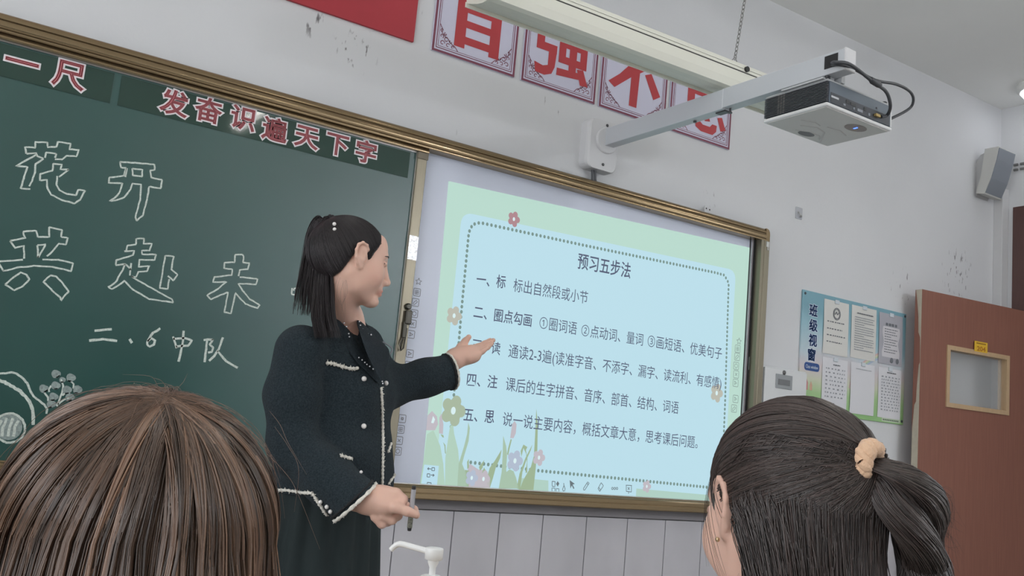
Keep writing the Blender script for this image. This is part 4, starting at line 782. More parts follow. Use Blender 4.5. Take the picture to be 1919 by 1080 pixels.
dbuild(hd, 'lever_handle', SILV)
hg = MB()
for z_ in (.35, 1.1, 1.95): hg.lathe([(.008, z_), (.008, z_+.1)], (Lw+.006, .004, 0), 10)
dbuild(hg, 'hinge', mat('hinge_steel', (150, 150, 150), 0.35, metal=0.8))
# ------------------------------------------------------------------ hand sanitiser bottle on a desk in the front
WP = mat('pump_white_plastic', (232, 232, 230), 0.35, spec=0.5)
c = atd(815, 1028, 1.6); bx, by, hz_ = c[0], c[1], c[2]
ds = MB(); tz = hz_-.235
bt_ = empty('sanitiser_bottle', (bx, by, tz), 'white long-nozzle pump bottle of hand sanitiser in the front', 'bottle')
MB().lathe([(.038, tz), (.041, tz+.004), (.041, tz+.125), (.036, tz+.147), (.020, tz+.160), (.0165, tz+.166), (.0165, tz+.172)], (bx, by, 0), 28).build('bottle_body', WP, bt_)
MB().lathe([(.0195, tz+.170), (.0195, tz+.188), (.0175, tz+.1905), (.0135, tz+.192), (.0095, tz+.1925)], (bx, by, 0), 24).build('screw_collar', WP, bt_)
MB().lathe([(.0055, tz+.19), (.0055, tz+.204), (.0092, tz+.212), (.0092, tz+.218)], (bx, by, 0), 18).build('pump_stem', WP, bt_)
MB().lathe([(.0132, tz+.2165), (.0150, tz+.2175), (.0152, tz+.233), (.0145, tz+.2355), (.010, tz+.2365), (0, tz+.2368)], (bx, by, 0), 28).build('pump_head', WP, bt_)
n0 = np.array([bx, by, tz+.2285])+(-RX)*.013*np.array([1, 1, 0]); tip = atd(733, 1031, 1.62); el = atd(748, 1020, 1.62)
npts = [np.array([bx, by, tz+.2300])-RX*.008, atd(796, 1031.5, 1.604), atd(772, 1025, 1.612), atd(753, 1020, 1.618), atd(744, 1021.5, 1.62), atd(738, 1026, 1.62), tip]
MB().tube(bez(npts, 24), [.0048]*0+list(np.linspace(.0052, .0046, len(bez(npts, 24)))), 12).build('nozzle', WP, bt_)
def desk(cx, cy, top, w, d, label, grp=None, rz=0.0):
    r = empty('student_desk', (cx, cy, 0), label, 'desk', grp)
    DW = mat('desk_top_wood', (196, 164, 122), 0.45, noise=0.08, nscale=6, stretch=(1, 8, 8)); DM = mat('desk_metal', (120, 124, 130), 0.4, metal=0.5)
    MB().box((cx-w/2, cy-d/2, top-.022), (cx+w/2, cy+d/2, top), .004).build('desk_top', DW, r)
    MB().box((cx-w/2+.03, cy-d/2+.04, top-.16), (cx+w/2-.03, cy+d/2-.03, top-.0225), .003).build('drawer_box', DM, r)
    for sx_ in (-1, 1):
        for sy_ in (-1, 1): MB().box((cx+sx_*(w/2-.04)-.014, cy+sy_*(d/2-.06)-.014, 0), (cx+sx_*(w/2-.04)+.014, cy+sy_*(d/2-.06)+.014, top-.0225), .002).build('leg', DM, r)
    return r
desk(bx+.10, by-.05, tz-.0005, .62, .42, 'wooden student desk under the sanitiser bottle')
# ------------------------------------------------------------------ organic surfaces: smooth-blended solids turned into one continuous mesh
def cone(a, b, ra, rb, k=0.02): return ('c', np.array(a, float), np.array(b, float), ra, rb, k)
def ell(c, R_, k=0.02, B=None): return ('e', np.array(c, float), np.array(R_, float), np.eye(3) if B is None else np.array(B, float), 0, k)
def sub(p): return ('-',)+tuple(p)
def chainc(pts, rs, k=0.012, k0=None): return [cone(pts[i], pts[i+1], rs[i], rs[i+1], (k0 if (i == 0 and k0 is not None) else k)) for i in range(len(pts)-1)]
def sdf_eval(prims, P):
    d = None
    for p in prims:
        neg = p[0] == '-'
        q = p[1:] if neg else p
        if q[0] == 'c':
            _, a, b, ra, rb, k = q; ba = b-a; pa = P-a; t = np.clip(pa@ba/max(ba@ba, 1e-12), 0, 1)
            e = np.linalg.norm(pa-t[:, None]*ba, axis=1)-(ra+(rb-ra)*t)
        elif q[0] == 'e':
            _, c, R_, B, _z, k = q; x = (P-c)@B.T; k0 = np.linalg.norm(x/R_, axis=1); k1 = np.linalg.norm(x/(R_*R_), axis=1)+1e-9; e = k0*(k0-1)/k1
        elif q[0] == 'p':                                           # keep the side of a plane the normal points away from
            _, c, n, k = q; e = (P-c)@n
        elif q[0] == 'f': e = q[1](P); k = q[2]
        if d is None: d = e
        elif neg or q[0] in 'pf':
            if neg: e = -e
            h = np.clip(0.5+0.5*(d-e)/max(k, 1e-6), 0, 1); d = e+(d-e)*h+k*h*(1-h)
        else:
            h = np.clip(0.5+0.5*(e-d)/max(k, 1e-6), 0, 1); d = e+(d-e)*h-k*h*(1-h)
    return d
CORN = np.array([(i, j, k) for i in (0, 1) for j in (0, 1) for k in (0, 1)])
EDG = [(a, b) for a in range(8) for b in range(a+1, 8) if np.abs(CORN[a]-CORN[b]).sum() == 1]
def surface(prims, lo, hi, h):
    lo = np.array(lo, float); n = np.ceil((np.array(hi, float)-lo)/h).astype(int)+1
    ax = [lo[i]+h*np.arange(n[i]) for i in range(3)]
    V = np.empty(tuple(n), np.float32)
    yz = np.stack(np.meshgrid(ax[1], ax[2], indexing='ij'), -1).reshape(-1, 2); st = max(1, int(300000/len(yz)))
    for i in range(0, n[0], st):
        xs = ax[0][i:i+st]; P = np.concatenate([np.repeat(xs, len(yz))[:, None], np.tile(yz, (len(xs), 1))], 1)
        V[i:i+st] = sdf_eval(prims, P).reshape(len(xs), n[1], n[2])
    ins = V < 0; cnt = sum(ins[c[0]:n[0]-1+c[0], c[1]:n[1]-1+c[1], c[2]:n[2]-1+c[2]].astype(np.int8) for c in CORN)
    act = np.argwhere((cnt > 0) & (cnt < 8)); vals = np.stack([V[act[:, 0]+c[0], act[:, 1]+c[1], act[:, 2]+c[2]] for c in CORN], 1)
    pos = np.zeros((len(act), 3)); num = np.zeros(len(act))
    for a, b in EDG:
        x = (vals[:, a] < 0) != (vals[:, b] < 0); t = vals[:, a]/(vals[:, a]-vals[:, b]+1e-20)
        pos[x] += (CORN[a]+(CORN[b]-CORN[a])*t[:, None])[x]; num[x] += 1
    verts = lo+h*(act+pos/num[:, None])
    idx = -np.ones(tuple(n-1), int); idx[tuple(act.T)] = np.arange(len(act)); faces = []
    for axis in range(3):
        o1, o2 = [(1, 2), (2, 0), (0, 1)][axis]
        s0 = [slice(None)]*3; s1 = [slice(None)]*3; s0[axis] = slice(0, -1); s1[axis] = slice(1, None)
        A, B_ = ins[tuple(s0)], ins[tuple(s1)]; e = np.argwhere(A != B_)
        e = e[(e[:, o1] > 0) & (e[:, o2] > 0) & (e[:, o1] < n[o1]-1) & (e[:, o2] < n[o2]-1)]
        d1 = np.zeros(3, int); d1[o1] = 1; d2 = np.zeros(3, int); d2[o2] = 1
        q = np.stack([idx[tuple(x.T)] for x in (e-d1-d2, e-d2, e, e-d1)], 1); fl = A[tuple(e.T)]
        q[~fl] = q[~fl][:, ::-1]; faces.append(q[(q >= 0).all(1)])
    return verts, np.concatenate(faces)
def mesh_np(name, verts, faces, m, parent=None, smooth=True, color=None, cname='tint'):
    me = bpy.data.meshes.new(name); verts = np.asarray(verts, np.float32); faces = np.asarray(faces)
    k = faces.shape[1]; me.vertices.add(len(verts)); me.vertices.foreach_set('co', verts.ravel())
    me.loops.add(faces.size); me.loops.foreach_set('vertex_index', faces.ravel().astype(np.int32))
    me.polygons.add(len(faces)); me.polygons.foreach_set('loop_start', np.arange(0, faces.size, k, dtype=np.int32))
    me.polygons.foreach_set('use_smooth', np.full(len(faces), smooth)); me.update(calc_edges=True)
    if color is not None:
        a = me.color_attributes.new(cname, 'FLOAT_COLOR', 'POINT'); a.data.foreach_set('color', np.concatenate([color, np.ones((len(verts), 1))], 1).astype(np.float32).ravel())
    if m: me.materials.append(m)
    o = bpy.data.objects.new(name, me); COL.objects.link(o)
    if parent: adopt(o, parent)
    return o
def smooth_v(v, f, it=2):
    e = np.concatenate([f[:, [0, 1]], f[:, [1, 2]], f[:, [2, 3]], f[:, [3, 0]]])
    for _ in range(it):
        s = np.zeros_like(v); c = np.zeros(len(v)); np.add.at(s, e[:, 0], v[e[:, 1]]); np.add.at(s, e[:, 1], v[e[:, 0]]); np.add.at(c, e[:, 0], 1); np.add.at(c, e[:, 1], 1)
        v = v*0.5+0.5*s/np.maximum(c, 1)[:, None]
    return v
class Frame:
    """a person's own axes: forward, left, up"""
    def __init__(s, o, az, pitch=0.0, roll=0.0):
        a = math.radians(az); f = np.array([math.sin(a), math.cos(a), 0.0]); l = np.array([-math.cos(a), math.sin(a), 0.0]); u = np.array([0, 0, 1.0])
        p = math.radians(pitch); f, u = f*math.cos(p)+u*math.sin(p), u*math.cos(p)-f*math.sin(p)
        r = math.radians(roll); l, u = l*math.cos(r)+u*math.sin(r), u*math.cos(r)-l*math.sin(r)
        s.o = np.array(o, float); s.B = np.stack([f, l, u])
    def w(s, p): return s.o+np.asarray(p, float)@s.B
    def loc(s, P): return (np.asarray(P)-s.o)@s.B.T
def strands(name, paths, rad, cols, m, parent, taper=0.35):
    """hair: every path becomes a thin three-sided tube, coloured per strand"""
    V_, F_, C_ = [], [], []; off = 0
    for P, c, r in zip(paths, cols, rad):
        P = np.asarray(P, float); n = len(P); T = np.gradient(P, axis=0); T /= np.linalg.norm(T, axis=1)[:, None]+1e-9
        vd = P-CAM; a = np.cross(T, vd); a /= np.linalg.norm(a, axis=1)[:, None]+1e-9; b = np.cross(T, a)
        rr = (r*np.concatenate([np.linspace(.55, 1, max(1, n//5)), np.ones(n-max(1, n//5)-max(2, n//3)), np.linspace(1, taper, max(2, n//3))]))[:, None]
        for k in range(3):
            t = 2*math.pi*k/3; V_.append(P+rr*(math.cos(t)*a+math.sin(t)*b))
        i = np.arange(n-1)
        for k in range(3):
            j = (k+1) % 3; F_.append(np.stack([off+k*n+i, off+k*n+i+1, off+j*n+i+1, off+j*n+i], 1))
        C_.append(np.repeat(np.asarray(c, float)[None], 3*n, 0)); off += 3*n
    return mesh_np(name, np.concatenate(V_), np.concatenate(F_), m, parent, True, np.concatenate(C_))
def cat(P, n=14):
    P = np.asarray(P, float); Q = np.vstack([2*P[0]-P[1], P, 2*P[-1]-P[-2]]); m = len(P)-1; t = np.linspace(0, m-1e-6, n); i = t.astype(int); u = (t-i)[:, None]
    a, b, c, d = Q[i], Q[i+1], Q[i+2], Q[i+3]
    return 0.5*(2*b+(c-a)*u+(2*a-5*b+4*c-d)*u*u+(3*b-a-3*c+d)*u**3)
def hair_mat(name, rgb, rough=0.38, spec=0.5):
    m = mat(name, rgb, rough, spec=spec, attr='tint'); return m
SKIN = mat('skin', (222, 182, 164), 0.48, spec=0.35, attr='tint')
SKIN.node_tree.nodes['Principled BSDF'].inputs['Subsurface Weight'].default_value = 0.12
SKIN.node_tree.nodes['Principled BSDF'].inputs['Subsurface Radius'].default_value = (0.012, 0.005, 0.003)
def head_prims(F_, s=1.0, ears=(-1, 1)):
    """crown at the frame's origin; forward, left, up in metres"""
    w = lambda f, l, u: F_.w((f*s, l*s, u*s)); B = F_.B; E = lambda c, R_, k: ell(w(*c), np.array(R_)*s, k*s, B)
    K = lambda a, b, ra, rb, k: cone(w(*a), w(*b), ra*s, rb*s, k*s)
    p = [E((.022, 0, -.094), (.094, .073, .091), 0), E((.052, 0, -.136), (.068, .059, .082), .03)]
    for q in (-1, 1): p += [K((.030, q*.048, -.146), (.048, q*.043, -.172), .020, .017, .03), K((.048, q*.041, -.174), (.097, q*.009, -.205), .017, .012, .022), E((.082, q*.040, -.142), (.030, .024, .030), .03)]
    p += [E((.107, 0, -.2065), (.0155, .0165, .013), .014), E((.100, 0, -.066), (.020, .045, .035), .03), E((.113, 0, -.090), (.012, .042, .011), .014)]
    p += [sub(E((.131, q*.031, -.107), (.016, .020, .012), .016)) for q in (-1, 1)]
    p += [K((.121, 0, -.100), (.1355, 0, -.1465), .0065, .0095, .012), E((.1375, 0, -.1505), (.0085, .0085, .0075), .008)]
    p += [E((.127, q*.0115, -.154), (.010, .0065, .007), .007) for q in (-1, 1)]
    p += [E((.1145, q*.031, -.1075), (.0085, .0150, .0080), .004) for q in (-1, 1)]
    p += [E((.112, 0, -.172), (.014, .026, .018), .012), E((.1205, 0, -.1755), (.0085, .019, .0050), .004), E((.119, 0, -.1855), (.0085, .017, .0056), .004), sub(K((.1275, -.018, -.1800), (.1275, .018, -.1800), .0016, .0016, .002))]
    for q in ears:                                                  # ears: rim, lobe, hollow
        rim = [(.052, -.098), (.056, -.086), (.050, -.076), (.038, -.072), (.027, -.079), (.023, -.094), (.027, -.112), (.033, -.126), (.040, -.134)]
        p += [E((.041, q*.073, -.103), (.017, .009, .029), .004)]
        out = [.070, .078, .083, .087, .090, .090, .088, .083, .077]
        p += [K((rim[i][0], q*out[i], rim[i][1]), (rim[i+1][0], q*out[i+1], rim[i+1][1]), .0036, .0036, .004) for i in range(len(rim)-1)]
        p += [E((.0375, q*.0805, -.101), (.0165, .0052, .029), .004)]
        p += [E((.042, q*.076, -.131), (.008, .005, .009), .005), K((.033, q*.080, -.090), (.036, q*.079, -.116), .0035, .003, .004), sub(E((.043, q*.0905, -.103), (.008, .0075, .013), .004)), E((.053, q*.075, -.106), (.004, .004, .007), .003)]
    return p
def lipcolor(V, F_, s=1.0):
    q = F_.loc(V)/s; c = np.ones((len(V), 3))
    lip = (np.exp(-((q[:, 2]+.1802)/.0078)**4)*np.exp(-(q[:, 1]/.021)**4)*(q[:, 0] > .108))[:, None]; c = c*(1-lip)+lip*np.array([.80, .42, .42])
    ck = (np.exp(-(((q[:, 0]-.085)/.03)**2+((np.abs(q[:, 1])-.055)/.03)**2+((q[:, 2]+.145)/.028)**2)))[:, None]; c = c*(1-.5*ck)+.5*ck*np.array([1.02, .88, .86])
    return c
def join(parts):
    V_ = []; F_ = []; o = 0
    for v, f in parts: V_.append(v); F_.append(f+o); o += len(v)
    return np.concatenate(V_), np.concatenate(F_)
# ------------------------------------------------------------------ the teacher
TX = atd(647, 409, 2.55); tz0 = 0.15
HF = Frame(TX, 101.0, pitch=-2, roll=0)
BAZ = 134.0
ax_pt = atd(628, 800, 2.57); TF = Frame((ax_pt[0], ax_pt[1], 0.0), BAZ)
teach = empty('person', (ax_pt[0], ax_pt[1], tz0), 'woman in black white-trimmed jacket with long ponytail, gesturing at the whiteboard, pen in hand', 'person')
bp = lambda f, l, z: TF.w((f, l, z))
zN = atd(650, 600, 2.55)[2]; zHem = atd(560, 921, 2.52)[2]
RS, LS = atd(565, 653, 2.44), bp(-.01, .160, zN-.045)
RE, RW = atd(553, 838, 2.40), atd(668, 944, 2.30)
LE, LW = atd(722, 728, 2.70), atd(846, 696, 2.80)
nb_ = HF.w((.008, 0, -.19)); nk = bp(-.010, 0, zN+.005)
# --- body: head, neck, chest, arms and hands as skin
pr = head_prims(HF)+[cone(nb_, nk, .047, .047, .02), cone(nk, bp(.012, 0, zN-.07), .047, .062, .03), ell(bp(-.006, 0, zN-.115), (.092, .125, .085), .03, TF.B)]
v1, f1_ = surface(pr, np.minimum(TX, nk)-[.19, .19, .0]-[0, 0, .30], np.maximum(TX, nk)+[.19, .19, .02]-[0, 0, max(0, 0)], .0026)
# right hand closed on a pen
H_ = lambda px, py, d: atd(px, py, d)
dr_ = 2.29
rh = [cone(RW+(RW-RE)*-.10, H_(688, 936, dr_), .026, .027, .02), cone(H_(690, 936, dr_), H_(720, 944, dr_), .030, .033, .02), ell(H_(712, 938, dr_), (.042, .034, .032), .02, np.stack([RX, FW, UP]))]
rh += chainc([H_(718, 930, dr_), H_(742, 928, dr_-.005), H_(755, 937, dr_-.01), H_(749, 951, dr_-.01)], [.019, .0145, .0115, .0105], .008, .015)      # index knuckle folded
rh += chainc([H_(716, 944, dr_-.02), H_(742, 951, dr_-.03), H_(764, 959, dr_-.03), H_(778, 964, dr_-.022)], [.017, .0125, .0105, .0095], .007, .014)      # thumb along the pen
rh += chainc([H_(730, 936, dr_+.02), H_(757, 948, dr_+.02), H_(776, 956, dr_+.01), H_(781, 966, dr_-.002)], [.016, .012, .0095, .0085], .006, .012)     # forefinger meeting the thumb
rh += chainc([H_(722, 952, dr_+.015), H_(745, 966, dr_+.01), H_(735, 975, dr_-.01), H_(716, 968, dr_-.02)], [.015, .012, .0105, .0095], .006, .012)
rh += chainc([H_(708, 958, dr_+.015), H_(727, 977, dr_+.008), H_(716, 982, dr_-.01), H_(702, 970, dr_-.018)], [.015, .0115, .0105, .0095], .006, .012)
rh += [cone(RE+(RW-RE)*.3, H_(684, 938, dr_), .036, .025, .02)]
pts = np.array([q for p in rh for q in ((p[1], p[2]) if p[0] == 'c' else (p[1],))]); v2, f2_ = surface(rh, pts.min(0)-.05, pts.max(0)+.05, .0024)
# left hand open towards the board
dl = 2.83
lh = [cone(LE+(LW-LE)*.55, H_(852, 676, dl-.015), .030, .0235, .02), cone(H_(852, 676, dl-.015), H_(884, 661, dl+.01), .024, .023, .02), ell(H_(869, 667, dl), (.036, .024, .022), .02, np.stack([(H_(890, 656, dl+.02)-H_(850, 678, dl-.01))/np.linalg.norm(H_(890, 656, dl+.02)-H_(850, 678, dl-.01)), FW, UP]))]
lh += chainc([H_(880, 655, dl+.03), H_(896, 650, dl+.045), H_(909, 644, dl+.055), H_(919, 638, dl+.06)], [.0115, .0092, .0082, .0070], .005, .012)
lh += chainc([H_(884, 659, dl+.012), H_(901, 652, dl+.03), H_(915, 645, dl+.04), H_(925, 638, dl+.045)], [.0115, .0092, .0082, .0068], .005, .012)
lh += chainc([H_(884, 665, dl-.004), H_(901, 658, dl+.012), H_(914, 651, dl+.02), H_(922, 644, dl+.025)], [.0115, .0090, .0080, .0066], .005, .012)
lh += chainc([H_(880, 671, dl-.018), H_(895, 665, dl-.008), H_(905, 659, dl-.002), H_(913, 653, dl+.002)], [.0108, .0082, .0072, .0062], .005, .012)
lh += chainc([H_(858, 664, dl+.015), H_(864, 650, dl+.025), H_(872, 640, dl+.03), H_(879, 632, dl+.03)], [.015, .0115, .0095, .0080], .006, .016)
pts = np.array([q for p in lh for q in ((p[1], p[2]) if p[0] == 'c' else (p[1],))]); v3, f3_ = surface(lh, pts.min(0)-.05, pts.max(0)+.05, .0026)
# legs and feet under the skirt
lg = []
for q in (-1, 1): lg += [cone(bp(0, q*.055, .85), bp(.01, q*.06, .58), .060, .048, .02), cone(bp(.02, q*.075, .58), bp(-.02, q*.07, .26), .05, .033, .02), cone(bp(-.02, q*.07, .24), bp(.10, q*.08, .185), .036, .026, .02)]
v4, f4_ = surface(lg, bp(0, 0, 0.15)-[.3, .3, 0.02], bp(0, 0, 1.0)+[.3, .3, .1], .009)
und = [cone(nk, bp(0, 0, zN-.12), .04, .09, .03), ell(bp(0, 0, zN-.28), (.08, .12, .2), .05, TF.B), ell(bp(0, 0, .92), (.09, .12, .14), .05, TF.B)]+chainc([bp(0, -.05, zN-.09), RS, RE, RW], [.05, .042, .034, .022], .03)+chainc([bp(0, .05, zN-.09), LS, LE, LW], [.05, .042, .032, .020], .03)
for q in (-1, 1): und.append(cone(bp(0, q*.055, .88), bp(0, q*.055, .8), .06, .058, .03))
v5, f5_ = surface(und, np.min([RS, RE, RW, LS, LE, LW, bp(0, 0, .78)], 0)-.13, np.max([RS, RE, RW, LS, LE, LW, nk], 0)+.13, .011)
v, f = join([(v1, f1_), (v2, f2_), (v3, f3_), (v4, f4_), (v5, f5_)])
body = mesh_np('body', v, f, SKIN, teach, True, lipcolor(v, HF))
# --- jacket
cutn = (RW-RE)/np.linalg.norm(RW-RE); cutl = (LW-LE)/np.linalg.norm(LW-LE)
cn = np.cross(atd(705, 908, 2.30)-atd(625, 978, 2.30), FW); cn /= np.linalg.norm(cn); cn = cn*np.sign(cn@cutn)
tor = [ell(bp(.0, 0, zN-.16), (.112, .165, .16), 0, TF.B), ell(bp(.008, 0, zN-.32), (.128, .160, .17), .06, TF.B), ell(bp(.014, 0, zHem+.03), (.153, .182, .20), .06, TF.B), cone(RS, LS, .050, .050, .05), cone(bp(-.005, 0, zN-.03), bp(-.005, 0, zN-.005), .075, .066, .04),
       ell(bp(.085, -.06, zN-.19), (.05, .06, .06), .05, TF.B), ell(bp(.085, .06, zN-.19), (.05, .06, .06), .05, TF.B)]
vcut = [sub(q) for dz in (2.50, 2.52, 2.54, 2.558) for q in (cone(atd(648, 586, dz), atd(662, 614, dz), .027, .0135, .004), cone(atd(662, 614, dz), atd(675.5, 641, dz), .0135, .0035, .004))]
vfront = vcut+[sub(cone(bp(.02, 0, zN+.06), bp(.06, 0, zN-.01), .060, .048, .008)), sub(cone(bp(.075, 0, zN-.01), bp(.155, 0, zN-.135), .048, .008, .008)), sub(cone(atd(655, 600, 2.45), atd(675, 641, 2.40), .030, .012, .008)), sub(cone(atd(652, 592, 2.40), atd(672, 632, 2.38), .026, .014, .008)), ('p', np.array([0, 0, zHem]), np.array([0, 0, -1.0]), .004)]
def sleeve(pts, rs, plane_c, plane_n): return chainc(pts, rs, .03)+[('p', np.array(plane_c), np.array(plane_n), .003)]
slR = sleeve([RS+np.array([0, 0, -.008]), RS+(RE-RS)*.5+TF.w((-.012, -.008, 0))-TF.o, RE, RE+(RW-RE)*.55, RW+cutn*.10], [.066, .066, .063, .060, .066], atd(665, 943, 2.30), cn)
slL = sleeve([LS+np.array([0, 0, -.008]), LE, LE+(LW-LE)*.6, LW+cutl*.10], [.064, .056, .050, .054], LW, cutl)
def jacket_field(P):
    a = sdf_eval(tor+vfront, P); b = sdf_eval(slR, P); c = sdf_eval(slL, P)
    def sm(x, y, k): h = np.clip(.5+.5*(y-x)/k, 0, 1); return y+(x-y)*h-k*h*(1-h)
    r_ = sm(sm(a, b, .016), c, .03)
    q = TF.loc(P)                                                   # soft cloth folds
    return r_+.0018*np.sin(q[:, 2]*46+q[:, 1]*21+1.3*np.sin(q[:, 0]*30))*np.clip((zN-.15-q[:, 2])/.1, 0, 1)
alln = np.array([RS, RE, RW, LS, LE, LW, bp(0, 0, zHem)])
vj, fj = surface([('f', jacket_field, 0)], alln.min(0)-[.17, .17, .06], alln.max(0)+[.17, .17, .15], .0055)
TWEED = mat('black_tweed', (43, 52, 57), 0.9, spec=0.12, noise=0.5, nscale=260, bump=0.9, bscale=420, sheen=0.04)
jack = mesh_np('jacket', vj, fj, TWEED, teach, True)
JB = BVHTree.FromPolygons([tuple(p) for p in vj], [tuple(int(i) for i in q) for q in fj])
def on_jacket(px, py, out=.003, dflt=2.6):
    d = ray(px, py); L_ = np.linalg.norm(d); h = JB.ray_cast(Vector(CAM), Vector(d/L_))
    if h[0] is None: return atd(px, py, dflt), -FW
    return np.array(h[0])+np.array(h[1])*out, np.array(h[1])
BRAID = mat('white_braid', (222, 218, 208), 0.85, noise=0.25, nscale=200); BLK = mat('black_braid', (30, 30, 32), 0.9)
def braid(pxs, name='braid_trim', r=.0042, out=.003, dflt=2.6, step=2.2, par=None, fuzz=True):
    P = np.array(pxs, float); L_ = np.concatenate([[0], np.cumsum(np.linalg.norm(np.diff(P, axis=0), axis=1))])
    s = np.arange(0, L_[-1]+.01, step); pts = []
    mb = MB()
    for t in s:
        p, n_ = on_jacket(np.interp(t, L_, P[:, 0]), np.interp(t, L_, P[:, 1]), out, dflt); pts.append(p)
    pts = np.array(pts); rad = r*(1+.30*np.sin(np.arange(len(pts))*1.9)+.25*(rng.random(len(pts))-.5)); mb.tube(pts, rad, 7)
    if fuzz:
        for i in range(len(pts)-1):
            for _ in range(2):
                d_ = rng.normal(size=3); d_ /= np.linalg.norm(d_); mb.tube([pts[i], pts[i]+d_*r*(1.4+.9*rng.random())], [r*.45, r*.2], 4)
    return mb.build(name, BRAID, par or jack)
braid([(713, 727), (715, 760), (716, 800), (716.5, 840), (716, 880), (715, 916)], dflt=2.45, r=.0034)
braid([(611, 681), (620, 681), (632, 685), (645, 689), (656, 692), (672, 691)], 'pocket_trim', r=.0042)
braid([(638, 856), (647, 858), (655, 861), (661, 859)], 'pocket_trim', r=.0036)
braid([(726, 848), (729, 840), (732, 830)], 'pocket_trim', r=.003, dflt=2.55)
braid([(727, 907), (733, 898), (741, 888)], 'hem_trim', r=.003, dflt=2.55)
braid([(520, 918), (540, 919), (560, 922), (588, 924)], 'hem_trim', r=.0036, dflt=2.55)
def cuff_ring(c, n_, ref, r, name, sl, mm=BRAID, tr=.0042, a0=0, a1=2*math.pi):
    u = np.cross(n_, ref); u /= np.linalg.norm(u); w_ = np.cross(n_, u); pts = []
    for a in np.linspace(a0, a1, 44):
        d_ = math.cos(a)*u+math.sin(a)*w_; lo_, hi_ = 0.0, .14
        for _ in range(22):
            m_ = (lo_+hi_)/2
            if sdf_eval(sl[:-1], (c+d_*m_)[None])[0] < 0: lo_ = m_
            else: hi_ = m_
        pts.append(c+d_*(hi_+.0005))
    pts = np.array(pts); mb = MB(); mb.tube(pts, tr*(1+.3*np.sin(np.arange(len(pts))*2.3)), 7)
    for p in pts:
        d_ = rng.normal(size=3); d_ /= np.linalg.norm(d_); mb.tube([p, p+d_*tr*1.8], [tr*.5, tr*.2], 4)
    return mb.build(name, mm, jack)
cR = RW+cutn*(((atd(665, 943, 2.30)-RW)@cn)/(cutn@cn)); cuff_ring(cR, cn, np.array([0, 0, 1.0]), .06, 'cuff_trim', slR)
cuff_ring(LW-cutl*.002, cutl, np.array([0, 0, 1.0]), .05, 'cuff_trim', slL, tr=.0032); cuff_ring(LW-cutl*.010, cutl, np.array([0, 0, 1.0]), .05, 'cuff_trim_black', slL, BLK, .003)
cuff_ring(cR-cn*.011, cn, np.array([0, 0, 1.0]), .06, 'cuff_trim_black', slR, BLK, .003)
braid([(588, 925), (600, 944), (612, 960), (625, 977)], 'cuff_trim', r=.0034)
PEARL = mat('pearl', (236, 232, 228), 0.18, spec=0.6, coat=0.3); GEM = mat('rhinestone', (235, 238, 242), 0.12, metal=0.6)
def stud(px, py, r, name, m_, out=.003, dflt=2.6, par=None):
    p, n_ = on_jacket(px, py, out, dflt); return MB().sphere(p, r, 12).build(name, m_, par or jack)
for px, py in ((682, 711), (681, 799)): stud(px, py, .0068, 'button', PEARL)
stud(722, 719, .0066, 'button', PEARL, dflt=2.5); stud(676, 887, .004, 'button', PEARL)
for px, py in ((603, 940), (615, 949), (622, 958)): stud(px, py, .0052, 'cuff_button', PEARL, .004)
# lapels: cloth sheets folded back over the chest, with small stones along their edges
LAPM = mat('black_wool_facing', (40, 47, 52), 0.85, spec=0.15, noise=0.3, nscale=240, bump=0.5, bscale=380)
def sheet(name, rows, lift, th=.005, depths=None):
    """rows of image sight lines laid on the chest and raised off it"""
    n_, m_ = len(rows), len(rows[0]); V_ = []
    for i, r_ in enumerate(rows):
        for j, (px, py) in enumerate(r_):
            p, nn = on_jacket(px, py, 0, 2.62); lf = lift[j] if not callable(lift) else lift(i, j)
            if depths and depths[i][j] is not None: p = atd(px, py, depths[i][j])
            V_.append(p-ray(px, py)/np.linalg.norm(ray(px, py))*lf)
    V_ = np.array(V_); F_ = [(i*m_+j, i*m_+j+1, (i+1)*m_+j+1, (i+1)*m_+j) for i in range(n_-1) for j in range(m_-1)]
    o = mesh_np(name, V_, np.array(F_), LAPM, jack, True); md = o.modifiers.new('thickness', 'SOLIDIFY'); md.thickness = th; md.offset = 0
    sb_ = o.modifiers.new('smooth', 'SUBSURF'); sb_.levels = sb_.render_levels = 2
    return o
lapR = sheet('lapel', [[(627, 590), (621, 597), (613, 605)], [(637, 606), (631, 614), (625, 622)], [(652, 618), (647, 627), (641, 635)], [(663, 632), (656, 642), (648, 650)], [(675, 647), (668, 658), (660, 668)], [(686, 667), (681, 677), (673, 685)], [(699, 690), (695, 695), (690, 699)], [(713, 717), (711, 718), (708, 719)]], [.003, .012, .009],
             depths=[[2.535, 2.525, 2.515], [2.525, 2.515, 2.505], [2.512, 2.503, 2.495], [2.503, 2.496, 2.490]]+[[None]*3]*4)
dd_ = 2.50
lapL = sheet('lapel', [[(667, 600), (672, 599), (676, 602)], [(671, 615), (684, 612), (694, 622)], [(677, 634), (694, 633), (712, 640)], [(682, 650), (706, 650), (734, 654)], [(688, 665), (708, 668), (730, 671)], [(697, 683), (709, 687), (724, 690)], [(713, 714), (714, 715), (717, 716)]], [.004, .014, .012],
             depths=[[2.56, 2.60, 2.64], [2.51, 2.56, 2.62], [2.48, 2.52, 2.58], [2.465, 2.50, 2.555], [2.455, 2.485, 2.53], [2.45, 2.47, 2.50], [2.445, 2.445, 2.45]])
for px, py in ((643, 613), (647, 619), (650, 632), (651, 637), (668, 674), (674, 679), (679, 684), (683, 688), (688, 692), (694, 697), (701, 703), (706, 711), (709, 718)): stud(px, py, .0022, 'rhinestone', GEM, .013)
for px, py, dp in ((674, 603, 2.585), (676, 610, 2.565), (680, 617, 2.56), (690, 626, 2.56), (696, 628, 2.56), (718, 719, 2.44)): MB().sphere(atd(px, py, dp-.035), .0022, 8).build('rhinestone', GEM, jack)
